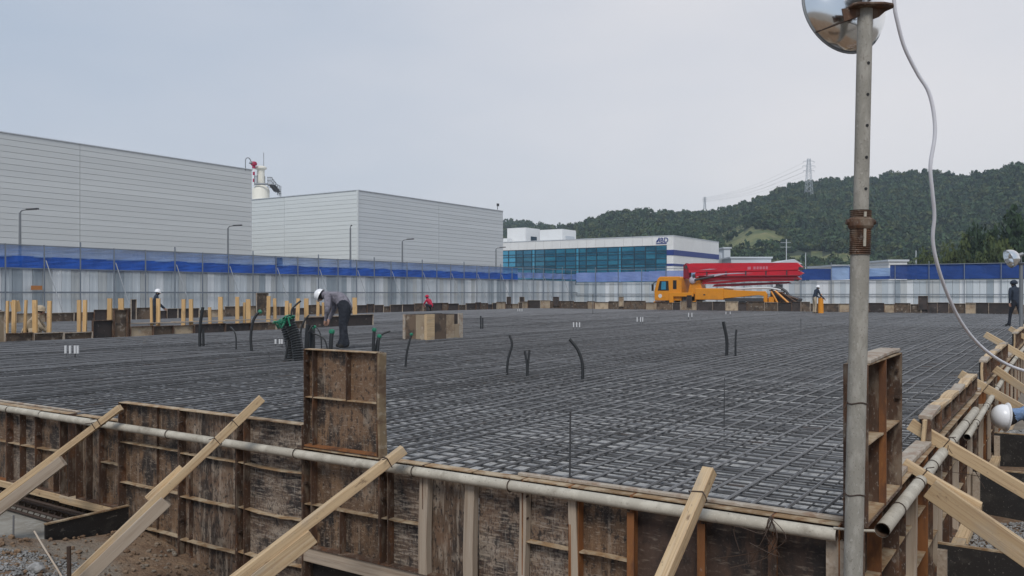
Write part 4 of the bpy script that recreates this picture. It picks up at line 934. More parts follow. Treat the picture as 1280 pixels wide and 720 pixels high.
# corner pipe lug (pipe end tied past the pole)
b = MB(); q0 = Vector((UP - .01, vu(1043, UP), zP + .03)); q1 = at_d(1093, 663.5, 3.66); b.tube(smooth_path([q0, (q0 + q1) / 2 + Vector((0, 0, -.004)), q1], 5), .006, 8)
tag(b.build('tie_rod', M['galv']), 'short pale rod hooked round the prop pole into the open pipe', 'rod')
def reflector(name, label, apex, axis, R_, depth, mount, bulb=True, group='work lamps on poles'):
    t = thing(name, label, 'work lamp', apex, group); ax = Vector(axis).normalized()
    prof = [(R_ * math.sin(q) ** .8 if q > 0 else .001, depth * (1 - math.cos(q))) for q in np.linspace(0, math.pi / 2, 14)]
    prof = [(max(.001, a), h) for a, h in prof]
    MB().lathe(prof, apex, ax, 48).build('dome', M['chrome'], t, smooth=True, seal=False)
    MB().lathe([(a * .985, h + .002) for a, h in prof], apex, ax, 48).build('dome_inside', M['chrome'], t, smooth=True, seal=False)
    c = Vector(apex) + ax * depth; up = Vector((0, 0, 1)); a = ax.cross(up).normalized(); bb = a.cross(ax)
    MB().tube([c + (R_ + .004) * (math.cos(q) * a + math.sin(q) * bb) for q in np.linspace(0, 2 * math.pi, 49)], .005, 6, caps=False).build('rim', M['steel_grey'], t, smooth=True)
    MB().lathe([(.045, -.10), (.045, .01), (.03, .02)], apex, ax, 16, True).build('socket', M['steel_grey'], t, smooth=True)
    if bulb: MB().lathe([(.02, .02), (.045, .06), (.05, .1), (.03, .13), (.002, .14)], apex, ax, 16).build('bulb', M['tube_white'], t, smooth=True)
    b = MB(); m0 = Vector(mount)
    b.tube([m0, m0 + Vector((0, 0, .04)), Vector(apex) - ax * .05], .012, 8); b.build('bracket', M['steel_grey'], t)
    for s in (-.9, .8):
        e = c + (R_ + .004) * (math.cos(-1.57 + s) * a + math.sin(-1.57 + s) * bb)
        MB().tube([m0 - Vector((0, 0, .03)), e], .0035, 5).build('stay_wire', M['wire'], t)
axl = (fw * .93 - rt * .30 - Vector((0, 0, .17)))
ap = at_d(1075, -5, 3.76)
reflector('work_lamp', 'large polished dome lamp on top of the near prop pole', ap, axl, .212, .115, PX(1.0) + Vector((0, 0, .012)))
cpx = [(1118, -60, 3.75), (1117.5, 0, 3.75), (1122, 28, 3.76), (1131, 60, 3.78), (1147, 92, 3.8), (1160, 113, 3.8), (1167, 140, 3.8), (1168.5, 170, 3.8), (1163, 207, 3.8), (1165.5, 240, 3.82), (1168, 270, 3.85), (1166, 300, 3.88), (1172, 332, 3.92), (1184, 367, 4.0), (1201, 402, 4.1), (1224, 431, 4.2), (1252, 452, 4.3), (1282, 464, 4.4), (1330, 474, 4.5)]
tag(MB().tube(smooth_path([at_d(*q) for q in cpx], 6), .0082, 10).build('electric_cable', M['cable'], smooth=True), 'thick white cable hanging down beside the prop pole', 'cable')
# second lamp pole on the right-hand wall
u2p = 21.5; f0 = on_u(1276, 470, u2p); f1 = on_u(1276.5, 331, u2p)
p2 = thing('steel_prop', 'thin grey lamp pole standing by the walking man', 'prop pole', (f1.x, f1.y, -.3))
MB().tube([(f1.x, f1.y, -.3), f1], .04, 12).build('tube', M['steel_grey'], p2, smooth=True)
MB().box(f1.x - .05, f1.x + .05, f1.y - .06, f1.y + .08, f1.z, f1.z + .04).build('head_plate', M['steel_dark'], p2)
reflector('work_lamp', 'small white dome lamp on the distant pole by the walking man', f1 + Vector((0, 0, .2)) - rt * .06, -rt * .93 - Vector((0, 0, .34)) + fw * .1, .2, .22, f1 + Vector((0, 0, .04)))

# ================================================================== FAR FORMS
def low_form(parent, T, a0, a1, z0, z1, key, thick=.12):
    p = MB(T).box(a0 + .01, a1 - .01, 0, .03, z0, z1).build('form_panel', M[key], parent)
    b = MB(T); b.box(a0, a0 + .02, .03, .09, z0, z1); b.box(a1 - .02, a1, .03, .09, z0, z1); b.box(a0 + .02, a1 - .02, .03, .085, z1 - .02, z1); b.build('side_rail', M['rust' if random.random() < .6 else 'cement_edge'], p)
    return p
M['form_tan'] = mk('tan_shutter', (.36, .28, .19), .8, layers=[((.20, .13, .08), (3, 3, 3), .45, .62, .8), ((.48, .42, .34), (6, 6, 6), .52, .7, .7)], rand=.3)
M['form_brown'] = mk('brown_shutter', (.11, .075, .05), .8, layers=[((.04, .03, .025), (3, 3, 3), .45, .62, .8), ((.36, .31, .25), (5, 5, 5), .55, .7, .7)], rand=.3)
M['form_dark'] = mk('dark_shutter', (.05, .037, .033), .75, layers=[((.02, .017, .016), (3, 3, 3), .45, .62, .8), ((.25, .2, .17), (6, 6, 6), .6, .72, .6)], rand=.3)
keys = ['form_tan', 'form_brown', 'form_dark']
wb = thing('formwork_wall', 'far low shuttering wall before the back fence and pump truck', 'formwork', (U1, 18, -.2))
TB = lambda a, o, z: (U1 - o, a, z); v = -6.0
tall = [(859, 865, 369), (774, 780, 371), (692, 699, 371), (650, 656, 371), (634, 639, 371), (1148, 1160, 370)]
while v < V2 - .3:
    wd = random.choice((.6, .9, 1.2)); zt_ = on_u(1000, 378, U1).z + random.choice((-.06, 0, 0, .05))
    k = random.choice(keys) if v > 12 else random.choice(['form_dark', 'form_brown', 'form_dark', 'form_brown', 'form_tan'])
    low_form(wb, TB, v, min(v + wd, V2), -.25, zt_, k); v += wd
for x0, x1, y in tall:
    low_form(wb, lambda a, o, z: (U1 - .1 - o, a, z), vu(x1, U1 - .1), vu(x0, U1 - .1), .2, on_u(x0, y, U1 - .1).z, 'form_dark' if x0 not in (774,) else 'form_tan')
low_form(wb, lambda a, o, z: (U1 - .1 - o, a, z), vu(1220, U1 - .1), vu(1207, U1 - .1), -.2, on_u(1210, 379, U1).z, 'form_tan')
wl = thing('formwork_wall', 'low mottled shuttering wall under the left fence behind the stakes', 'formwork', (35, V2, -.2))
TL = lambda a, o, z: (a, V2 - o, z); u = 12.0
while u < U1 - .2:
    wd = random.choice((.6, .9, 1.2)); zt_ = on_v(300, 384, V2).z + random.choice((-.1, 0, 0, .06))
    low_form(wl, TL, u, min(u + wd, U1 - .1), -.25, zt_, random.choice(keys + ['form_dark'])); u += wd
low_form(wl, lambda a, o, z: (a, V2 - .1 - o, z), uv_(161, V2), uv_(168, V2), -.2, on_v(165, 374, V2).z, 'form_dark')
low_form(wl, lambda a, o, z: (a, V2 - .1 - o, z), uv_(318, V2), uv_(333, V2), -.2, on_v(325, 366, V2).z, 'form_brown')
# left pit forms: one wall, panels as in the photo (x0, x1, top row, bottom row, material)
V1 = 22.0
w1_ = thing('formwork_wall', 'brown shuttering wall round the pit of upright stakes at the left', 'formwork', (14, V1, 0))
T1 = lambda a, o, z: (a, V1 - o, z)
for x0, x1, yt, key in [(-60, -20, 408, 'form_dark'), (-20, 5, 389, 'form_tan'), (5, 40, 416, 'form_brown'), (40, 78, 415.5, 'form_brown'), (78, 114, 415, 'form_brown'), (114, 140, 400, 'form_dark'), (140.5, 157.5, 387, 'form_brown'), (157.5, 161, 387, 'form_tan'), (161, 190, 407.5, 'form_tan'), (190, 215, 407, 'form_brown'), (215, 241, 406.5, 'form_tan'), (241, 280, 404.5, 'form_dark'), (280, 312, 404, 'form_dark'), (312, 344, 402.5, 'form_brown'), (344, 380, 401, 'form_brown'), (380, 430, 396, 'form_dark'), (430, 465, 393, 'form_dark')]:
    ua, ub = uv_(x0, V1), uv_(x1, V1); low_form(w1_, T1, ua, ub, -.25, on_v((x0 + x1) / 2, yt, V1).z, key)
for xa, xb, y in ((160, 230, 404.5), (215, 300, 402.5), (280, 350, 400.5), (385, 445, 396)):
    local_beam('rail_board', on_v(xa, y, V1 + .08), on_v(xb, y - 1.6, V1 + .08), .12, .03, M['wood_grey'], w1_)
stakes = [(8, 376, 402, 3), (17, 375, 416, 5), (30, 375, 416, 3), (44, 375, 416, 6), (61, 376, 414, 5), (99, 375, 413, 5), (105.5, 375, 412, 5), (137, 373, 400, 6), (152, 373, 390, 7), (190, 372, 407, 3), (197.5, 373, 407, 5), (229, 374, 401, 5), (239, 374, 407, 5), (263, 384, 403, 4), (276, 371, 405, 6), (297, 371, 400, 5), (305, 378, 400, 3), (311, 374, 405, 6), (335, 370, 403, 5), (344, 373, 402, 4), (358, 376, 397, 5), (364, 379, 397, 3), (371, 373, 396, 5), (383, 373, 397, 6), (397, 372, 398, 4), (404, 378, 398, 3), (444, 372, 398, 6)]
for i, (x, yt, yb, wp) in enumerate(stakes):
    vv = V1 + .12 + (.0 if yb > 404 else .7) + (i % 3) * .06
    if x == 444: vv = V1 + .9
    top = on_v(x, yt, vv); d = vv / ray(x)[1]; wd = wp / F * d * .9
    o = thing('timber_stake', '%s upright yellow timber stake from the left edge of the stake row' % ordn(i), 'stake', (top.x, top.y, -.2), 'upright yellow stakes round the left pit')
    b = MB(); tilt = random.gauss(0, .02); h = top.z + .2
    b.box(-wd / 2, wd / 2, -.03, .03, 0, h, Matrix.Translation((top.x, top.y, -.2)) @ Matrix.Rotation(-R(57), 4, 'Z') @ Matrix.Shear('XY', 4, (tilt, 0)))
    b.build('board', M['stake'], o)
o = thing('timber_rail', 'short horizontal yellow board nailed across two stakes at the far left', 'board', on_v(17, 383, V1 + .1)); local_beam('board', on_v(14, 384, V1 + .2), on_v(25, 382, V1 + .2), .03, .28, M['stake'], o)
# timber column box in the middle of the mat
a = on_z(507, 423.5); ub_, = (a.x,)
vb0, vb1 = vu(577, ub_), vu(506, ub_); ztb = on_u(540, 393.5, ub_).z
cb = thing('column_box_form', 'square tan and brown column box standing in the mat', 'form box', (ub_ + .6, (vb0 + vb1) / 2, 0))
TC = lambda q: (lambda a_, o, z: (ub_ - o, a_, z))
for x0, x1, key in ((506, 509, 'cement_edge'), (509, 521, 'form_brown'), (521, 533, 'form_tan')):
    MB(TC(0)).box(vu(x1, ub_) + .004, vu(x0, ub_) - .004, 0, .05 if key != 'cement_edge' else .09, -.1, ztb).build('side_board', M[key], cb)
vc = vu(533, ub_); uq = lambda px: uv_(px, vc)
MB().box(ub_ - .09, uq(540), vc - .09, vc - .004, -.1, ztb + .01).build('corner_post', M['wood'], cb)
for x0, x1, key, dz in ((540.5, 556, 'form_brown', 0), (556, 566, 'form_tan', .02), (566, 572, 'form_tan', .28), (572, 577, 'cement_edge', -.01)):
    MB().box(uq(x0) + .004, uq(x1) - .004, vc - .05, vc, -.1, ztb - dz).build('side_board', M[key], cb)
MB().box(ub_ + .06, uq(577), vb1 - .06, vb1, -.1, ztb).build('side_board', M['form_dark'], cb)
MB().box(uq(577) - .05, uq(577), vc, vb1, -.1, ztb - .01).build('side_board', M['form_dark'], cb)
# chairs / small spacer: none

# ================================================================== CONDUITS
def conduit(pts, r, label, d=None, tape=False, ribbed=False, mat='hose'):
    """pts: (px, py) from foot to tip; the foot stands in the mat"""
    f0 = on_z(*pts[0]); d = f0.to_2d().dot(Vector((CA, SA))) if d is None else d
    P = [at_d(x, y, d + .03 * i) for i, (x, y) in enumerate(pts)]
    if d is not None: P[0] = P[0] - Vector((0, 0, .08))
    t = thing('conduit', label, 'conduit', P[0], 'black conduits standing out of the mat')
    path = smooth_path(P, 8)
    if ribbed:
        # resample finely for the corrugations
        L_ = [0]
        for i in range(1, len(path)): L_.append(L_[-1] + (path[i] - path[i - 1]).length)
        n = int(L_[-1] / .022); out = []; rr = []
        for i in range(n + 1):
            s = L_[-1] * i / n; j = min(max(1, next((q for q, l in enumerate(L_) if l >= s), len(L_) - 1)), len(L_) - 1)
            tt = (s - L_[j - 1]) / max(1e-6, L_[j] - L_[j - 1]); out.append(path[j - 1].lerp(path[j], tt)); rr.append(r * (1.08 if i % 2 else .88))
        MB().tube(out, rr, 14).build('hose', M['hose_rib'], t, smooth=False)
    else: MB().tube(path, r * .72, 10).build('hose', M[mat], t, smooth=True)
    if tape:
        e = path[-1]; dv = (path[-1] - path[-3]).normalized()
        q = min(r, .055) if not ribbed else r * .9; MB().tube([e - dv * q * 1.2, e - dv * q * .5, e + dv * q * .2, e + dv * q * .5], [q * .95, q * 1.1, q, q * .3], 9).build('tape', M['tape'], t)
    return t
conduit([(250, 433), (250, 410), (253.5, 384)], .05, 'tall upright black conduit left of the thin hooked one', tape=False)
conduit([(254.5, 433), (254, 411)], .04, 'short black conduit touching the upright one at the left')
conduit([(295, 437), (295, 422), (292, 413), (288, 409)], .022, 'thin hooked conduit between two thicker ones at the left')
conduit([(315, 438), (313.5, 422), (316, 403), (321, 393), (326, 389)], .042, 'curved black conduit with green tip left of the ribbed hose', tape=True)
dB = 15.2
conduit([(374, 452), (371, 430), (364, 408), (359, 397)], .10, 'thick ribbed black hose with green taped mouth beside the worker', d=dB, tape=True, ribbed=True)
conduit([(365, 452), (362, 430), (357, 410), (353, 400)], .085, 'second ribbed hose close behind the thick one', d=dB + .3, tape=True, ribbed=True)
b = MB(); g = random.Random(5)
for k in range(16):
    x0, y0 = g.uniform(347, 366), 0; y0 = 403 - (x0 - 347) * .42 + g.uniform(-2, 3)
    q = at_d(x0, y0, dB + g.uniform(-.18, .2)); b.tube(smooth_path([q, q + Vector((g.gauss(0, .05), g.gauss(0, .05), g.gauss(.02, .03))), q + Vector((g.gauss(0, .08), g.gauss(0, .08), g.gauss(-.06, .04)))], 4), [.014 * g.uniform(.5, 1.3) for _ in range(9)], 6)
tag(b.build('green_tape', M['tape']), 'crumpled green tape wrapped over the mouths of the ribbed hoses', 'tape')
conduit([(356, 448), (359, 435), (359, 425)], .03, 'short curved hose at the foot of the ribbed hoses', d=dB)
conduit([(364, 398), (364.5, 388), (369, 382), (376, 376)], .025, 'thin hose with green joint rising above the ribbed hoses', d=dB + .1)
conduit([(379, 433), (375, 419), (370, 408), (366, 399)], .022, 'thin hose arching right of the ribbed hose', d=dB + .5)
conduit([(377, 433), (376, 415), (380, 402), (386, 394)], .024, 'thin hose leaning right toward the worker', d=dB + .8)
conduit([(383, 435), (384, 418), (385, 406)], .062, 'stout upright conduit left of the green taped cluster', d=dB + 1)
conduit([(390, 434), (390, 422), (390, 411)], .085, 'bundled conduit with green tape by the worker', d=dB + 1.2, tape=True)
conduit([(386, 410), (390, 408), (394, 409)], .03, 'green taped stub lying across the bundle', d=dB + 1.0, tape=True)
conduit([(410, 434), (406, 425), (398, 419), (389, 417)], .022, 'thin hose arching from the bundle to the worker', d=dB + 1)
conduit([(402, 432), (401, 420), (397, 411), (393, 408)], .018, 'thinnest hose arching behind the bundle', d=dB + 1.4)
conduit([(413, 435), (414, 424), (415, 413)], .06, 'upright conduit being taped by the worker', d=dB + 1.8, tape=True)
conduit([(466.5, 437), (467, 425), (468, 411)], .045, 'left upright conduit with green cap behind the tall panel', d=17.2, tape=True)
conduit([(471.5, 438), (473, 427), (474.5, 419)], .045, 'right upright conduit with green cap behind the tall panel', d=17.2, tape=True)
conduit([(469, 438), (472, 425), (479, 417), (488, 414)], .03, 'bent thin hose leaning away from the capped pair', d=17.4)
conduit([(506.5, 459), (508, 445), (511, 430), (514.5, 417)], .026, 'lone curved conduit with green tip before the column box', tape=True)
conduit([(601, 411), (601, 395)], .035, 'left of two short upright conduits beside the column box')
conduit([(603.5, 411), (603.5, 397)], .03, 'right of two short upright conduits beside the column box')
conduit([(633.5, 467), (635, 450), (640, 431), (637, 419)], .026, 'wavy black conduit in the middle of the mat')
conduit([(658.5, 470), (658.5, 456), (656, 439)], .022, 'left fork of the forked short conduit')
conduit([(659.5, 470), (660, 456), (662, 438)], .022, 'right fork of the forked short conduit')
conduit([(728, 474), (728, 455), (722, 437), (712, 424)], .032, 'long curved conduit bending left in the middle of the mat')
conduit([(908, 444), (908.5, 425), (904, 402)], .045, 'taller of two conduits in the right of the mat')
conduit([(919.5, 444), (919.5, 426), (920.5, 412)], .028, 'shorter of two conduits in the right of the mat')

# ================================================================== PEOPLE
def make_person(label, J, E, Rr, mats, loc, rz, helmet=None, sc=1.0, hat='helmet', group='site workers', lev=2):
    root = thing('person', label, 'person', loc, group, rz=rz); root.scale = (sc,) * 3
    names = list(J); idx = {k: i for i, k in enumerate(names)}
    me = bpy.data.meshes.new('tmp'); me.from_pydata([J[k] for k in names], [(idx[a], idx[b_]) for a, b_, _ in E], [])
    o = bpy.data.objects.new('tmp', me); COL.objects.link(o)
    o.modifiers.new('s', 'SKIN'); sub = o.modifiers.new('d', 'SUBSURF'); sub.levels = sub.render_levels = lev
    for k in names:
        sv = me.skin_vertices[0].data[idx[k]]; r = Rr.get(k, .05); sv.radius = r if isinstance(r, tuple) else (r, r); sv.use_root = (k == names[0])
    bpy.context.view_layer.update(); dg = bpy.context.evaluated_depsgraph_get()
    m2 = bpy.data.meshes.new_from_object(o.evaluated_get(dg)); bpy.data.objects.remove(o)
    keys = list(dict.fromkeys(e[2] for e in E)); m2.materials.clear()
    for k in keys: m2.materials.append(mats[k])
    segs = [(Vector(J[a]), Vector(J[b_]), keys.index(k), .5 * ((Rr.get(a, .05) if not isinstance(Rr.get(a, .05), tuple) else Rr[a][0]) + (Rr.get(b_, .05) if not isinstance(Rr.get(b_, .05), tuple) else Rr[b_][0]))) for a, b_, k in E]
    for p in m2.polygons:
        c = p.center; best = 1e9
        for a, b_, k, r in segs:
            ab = b_ - a; t = max(0, min(1, (c - a).dot(ab) / max(1e-9, ab.length_squared))); dd = (c - a - ab * t).length / r
            if dd < best: best = dd; p.material_index = k
        p.use_smooth = True
    ob_ = bpy.data.objects.new('body', m2); COL.objects.link(ob_); ob_.parent = root; ORG[ob_.name] = Vector((0, 0, 0))
    if helmet:
        c, ax, m = helmet; c = Vector(c); prof = [(.128 * math.sin(q), .115 * math.cos(q)) for q in np.linspace(.02, math.pi / 2, 9)] + ([(.128, -.02), (.150, -.03), (.152, -.036), (.125, -.03)] if hat != 'cap' else [(.126, -.04), (.12, -.045)])
        MB().lathe(prof, c, ax, 24).build({'helmet': 'hard_hat'}.get(hat, hat), M[m], root, smooth=True)
    return root
def biped(J, torso='top', legs='legs', skin='skin', boot='boot', sleeve='top'):
    E = [('pelvis', 'spine', torso), ('spine', 'chest', torso), ('chest', 'neck', torso), ('neck', 'head', skin), ('head', 'crown', 'hair'), ('head', 'nose', skin)]
    for s in 'lr':
        E += [('pelvis', 'hip' + s, legs), ('hip' + s, 'knee' + s, legs), ('knee' + s, 'ankle' + s, legs), ('ankle' + s, 'heel' + s, boot), ('ankle' + s, 'toe' + s, boot),
              ('chest', 'sho' + s, torso), ('sho' + s, 'elb' + s, sleeve), ('elb' + s, 'wri' + s, sleeve), ('wri' + s, 'palm' + s, skin)]
        E += [('palm' + s, f + s, skin) for f in ('thumb', 'index', 'middle', 'ring', 'little')]
    return E
RD = dict(pelvis=.145, spine=.135, chest=.15, neck=.06, head=.095, crown=.085, nose=.018)
for s in 'lr': RD.update({'hip' + s: .098, 'knee' + s: .066, 'ankle' + s: .048, 'heel' + s: .038, 'toe' + s: .035, 'sho' + s: .078, 'elb' + s: .052, 'wri' + s: .034, 'palm' + s: .034, 'thumb' + s: .010, 'index' + s: .009, 'middle' + s: .009, 'ring' + s: .009, 'little' + s: .008})
def hands(J):
    for s in 'lr':
        w_, p_ = Vector(J['wri' + s]), None; e = Vector(J['elb' + s]); d = (w_ - e).normalized(); sd = 1 if s == 'l' else -1
        side = d.cross(Vector((0, 0, 1)) if abs(d.z) < .9 else Vector((1, 0, 0))).normalized(); nr = d.cross(side)
        J['palm' + s] = tuple(w_ + d * .07)
        J['thumb' + s] = tuple(w_ + d * .085 + side * .055 + nr * .02)
        for k, (f, o_, l_) in enumerate((('index', .026, .155), ('middle', .009, .165), ('ring', -.009, .155), ('little', -.026, .135))): J[f + s] = tuple(w_ + d * l_ + side * o_ + nr * .035)
    return J
def standing(bend=0, armf=(.1, .1), step=.0):
    J = dict(pelvis=(0, 0, .92), spine=(.02 + bend * .3, 0, 1.12), chest=(.02 + bend * .75, 0, 1.32 - bend * .1), neck=(.03 + bend, 0, 1.47 - bend * .15), head=(.06 + bend * 1.15, 0, 1.58 - bend * .2), crown=(.05 + bend * 1.2, 0, 1.66 - bend * .22), nose=(.17 + bend * 1.15, 0, 1.56 - bend * .22))
    for s, q, st_, af in (('l', 1, step, armf[0]), ('r', -1, -step, armf[1])):
        J['hip' + s] = (0, .09 * q, .88); J['knee' + s] = (.03 + st_ * .6, .10 * q, .48); J['ankle' + s] = (st_, .10 * q, .08); J['heel' + s] = (st_ - .06, .10 * q, .03); J['toe' + s] = (st_ + .17, .12 * q, .03)
        J['sho' + s] = (.02 + bend * .8, .19 * q, 1.40 - bend * .12); J['elb' + s] = (.0 + bend * .8 + af * .4, .25 * q, 1.12 - bend * .1); J['wri' + s] = (.08 + bend * .8 + af, .22 * q, .90)
    return hands(J)
face = lambda ang: math.atan2(SA, CA) + ang    # 0 = looking away from the camera, +90deg = to the left of the picture
# worker bending over the conduits
J = dict(pelvis=(-.10, 0, .93), spine=(.05, 0, 1.06), chest=(.22, 0, 1.13), neck=(.35, 0, 1.13), head=(.43, 0, 1.10), crown=(.50, 0, 1.12), nose=(.46, 0, .99))
for s, q in (('l', 1), ('r', -1)):
    J['hip' + s] = (-.10, .095 * q, .88); J['knee' + s] = (-.03 - .03 * q, .11 * q, .47); J['ankle' + s] = (-.06 - .07 * q, .11 * q, .09); J['heel' + s] = (-.12 - .07 * q, .11 * q, .04); J['toe' + s] = (.10 - .07 * q, .13 * q, .04)
    J['sho' + s] = (.24, .18 * q, 1.10); J['elb' + s] = (.22, .23 * q, .83); J['wri' + s] = (.30, .12 * q, .62)
hands(J); fpt = on_z(427, 436)
M['hair'] = mk('black_hair', (.012, .010, .009), .7)
MT = lambda top, legs: {'hair': M['hair'], 'top': M[top], 'legs': M[legs], 'skin': M['skin'], 'boot': M['boot']}
R1 = dict(RD); R1.update(pelvis=.19, spine=.165, chest=.175)
for s in 'lr': R1.update({'hip' + s: .125, 'knee' + s: .092, 'ankle' + s: .07, 'sho' + s: .09, 'elb' + s: .066})
make_person('worker in grey jacket and white helmet bending over the conduits', J, biped(J), R1, MT('jacket_grey', 'trousers'), fpt + Vector((0, 0, .012)), face(R(84)), ((.475, 0, 1.12), (.75, 0, .35), 'helmet'), 1.04, lev=4)
# man standing by the far wall
J = standing(.16, (.3, .3)); p = on_z(1018, 391.5)
make_person('man in dark jacket and white helmet standing by the back wall', J, biped(J), RD, MT('navy_shirt', 'beige'), p, face(R(-80)), ((.245, 0, 1.60), (.25, 0, 1), 'helmet'), .98)
p = p + rt * .38; b = MB(); b.tube([p, p + Vector((0, 0, .9))], [.17, .15], 10); b.tube([p + Vector((0, 0, .9)), p + Vector((0, 0, 1.12))], .04, 8); b.box(p.x - .22, p.x + .22, p.y - .03, p.y + .03, p.z + 1.1, p.z + 1.15)
tag(b.build('yellow_machine', M['yellow']), 'upright yellow compactor held by the man at the back wall', 'machine')
# man walking at the right edge, seen from behind
J = standing(.05, (-.05, .12), .22); p = on_z(1270, 408)
make_person('man in dark blue clothes and cap walking away at the right edge', J, biped(J), RD, MT('navy_shirt', 'trousers'), p, face(R(12)), ((.10, 0, 1.63), (.1, 0, 1), 'navy_shirt'), .97, hat='cap')
# worker among the stakes
J = standing(.1, (.25, .25)); p = on_z(192, 406)
make_person('worker in dark clothes and white helmet among the left stakes', J, biped(J), RD, MT('navy_shirt', 'trousers'), (p.x, p.y, -.15), face(R(-60)), ((.17, 0, 1.62), (.2, 0, 1), 'helmet'), .88)
# squatting workers
def squat():
    J = dict(pelvis=(-.1, 0, .35), spine=(.03, 0, .52), chest=(.15, 0, .68), neck=(.22, 0, .82), head=(.27, 0, .92), crown=(.27, 0, 1.0), nose=(.38, 0, .90))
    for s, q in (('l', 1), ('r', -1)):
        J['hip' + s] = (-.1, .1 * q, .33); J['knee' + s] = (.3, .16 * q, .5); J['ankle' + s] = (.05, .14 * q, .08); J['heel' + s] = (.0, .14 * q, .03); J['toe' + s] = (.22, .15 * q, .03)
        J['sho' + s] = (.16, .19 * q, .74); J['elb' + s] = (.32, .24 * q, .52); J['wri' + s] = (.45, .12 * q, .36)
    return hands(J)
J = squat(); p = on_v(36, 418, V1 + .9)
make_person('worker in beige clothes and sun hat squatting behind the left stakes', J, biped(J), RD, MT('beige', 'beige'), (p.x, p.y, -.2), face(R(-70)), ((.27, 0, .98), (.1, 0, 1), 'beige'), 1.0, hat='hat')
J = squat(); p = on_v(538, 381, V2 - .9)
make_person('person in red jacket crouching at the far edge of the mat', J, biped(J), RD, MT('red_cloth', 'trousers'), (p.x, p.y, .0), face(R(60)), ((.27, 0, .98), (.1, 0, 1), 'red_cloth'), 1.0, hat='hat')
# worker bending in the trench at the right
J = dict(pelvis=(-.62, 0, .62), spine=(-.42, 0, .72), chest=(-.22, 0, .74), neck=(-.07, 0, .70), head=(.03, 0, .665), crown=(.11, 0, .66), nose=(.05, 0, .555))
for s, q in (('l', 1), ('r', -1)):
    J['hip' + s] = (-.64, .1 * q, .55); J['knee' + s] = (-.35, .16 * q, .12); J['ankle' + s] = (-.75, .15 * q, .07); J['heel' + s] = (-.80, .15 * q, .10); J['toe' + s] = (-.9, .15 * q, .03)
    J['sho' + s] = (-.2, .19 * q, .70); J['elb' + s] = (-.34, .26 * q, .44); J['wri' + s] = (-.30, .18 * q, .2)
hands(J); hp = at_d(1257, 521, 8.7)
ang = face(R(78)); off = Vector((math.cos(ang) * .06, math.sin(ang) * .06, .665))
make_person('worker in blue shirt and white helmet bending down in the right trench', J, biped(J), RD, MT('blue_shirt', 'trousers'), hp - off, ang, ((.085, 0, .665), (.98, 0, .12), 'helmet'), 1.0, lev=3)

# ================================================================== PUMP TRUCK  (own frame: +x front, +y the side seen, z up)
tc_ = Vector((64.5, (vu(820, 64.5) + vu(990, 64.5)) / 2 - .32, -.38))
tr = thing('pump_truck', 'orange concrete pump truck with folded red boom parked at the back fence', 'truck', tc_, rz=R(90))
yl = M['yellow']
b = MB(); b.prism([(3.15, .95), (5.45, .95), (5.48, 1.75), (5.2, 2.72), (5.0, 2.9), (3.3, 2.9), (3.15, 2.75)], -1.15, 1.15); cab = b.build('cab', yl, tr, bevel=.05)
b = MB(); b.prism([(4.2, 1.78), (5.16, 1.78), (4.98, 2.55), (4.25, 2.55)], 1.13, 1.165); b.build('side_window', M['rubber'], cab)
b = MB(); b.prism([(4.45, 1.86), (4.86, 1.86), (4.82, 2.5), (4.45, 2.5)], 1.16, 1.17); b.build('door_glass', M['glass_pale'], cab)
b = MB(); b.prism([(3.55, 1.9), (3.85, 1.9), (3.85, 2.6), (3.55, 2.6)], 1.13, 1.165); b.build('rear_window', M['rubber'], cab)
b = MB(); b.prism([(5.43, 1.8), (5.47, 1.8), (5.19, 2.68), (5.15, 2.68)], -1.0, 1.0); b.build('windscreen', M['glass'], cab)
MB().box(5.46, 5.56, -1.1, 1.1, .55, .92).build('bumper', yl, cab, bevel=.03)
for s in (-.8, .8): MB().box(5.55, 5.59, s - .15, s + .15, .65, .8).build('headlight', M['tube_white'], cab)
b = MB(); b.tube([(5.25, 1.15, 2.5), (5.5, 1.38, 2.35)], .03, 6); b.box(5.45, 5.55, 1.3, 1.5, 1.75, 2.3); b.build('mirror', M['rubber'], cab)
MB().lathe([(.001, .01), (.16, .01), (.16, 0)], (4.95, 1.152, 1.35), (0, 1, 0), 16).build('door_badge', M['tube_white'], cab)
MB().box(-5.2, 5.2, -.45, .45, .62, .9).build('chassis', M['steel_dark'], tr)
def wheel(x, y):
    w_ = MB().lathe([(.26, -.15), (.44, -.15), (.5, -.1), (.5, .1), (.44, .15), (.26, .15)], (x, y, .5), (0, 1, 0), 24).build('wheel', M['rubber'], tr, smooth=False)
    MB().lathe([(.28, -.1), (.28, .1), (.12, .06), (.1, .13), (.001, .13)], (x, y, .5), (0, 1 if y > 0 else -1, 0), 16).build('rim', M['steel_grey'], w_, smooth=True)
for x in (4.3, 2.5, -1.7, -3.0):
    for y in (-1.0, 1.0): wheel(x, y)
MB().box(-.3, 2.0, -1.2, 1.2, 1.05, 1.95).build('side_tank', yl, tr, bevel=.04)
MB().box(1.15, 1.3, 1.19, 1.22, 1.4, 1.5).build('handle', M['steel_dark'], tr)
b = MB(); b.prism([(-.3, 1.15), (-.3, 1.85), (-3.0, 1.72), (-3.5, 1.72), (-3.65, 1.5), (-3.65, .45), (-3.4, .45), (-3.4, 1.35), (-3.0, 1.42)], .95, 1.2); b.build('outrigger', yl, tr, bevel=.02)
b = MB(); b.prism([(2.1, 1.3), (2.1, 1.62), (4.1, 1.62), (4.1, .5), (3.75, .5), (3.75, 1.3)], 1.17, 1.35); b.build('outrigger', yl, tr, bevel=.02)
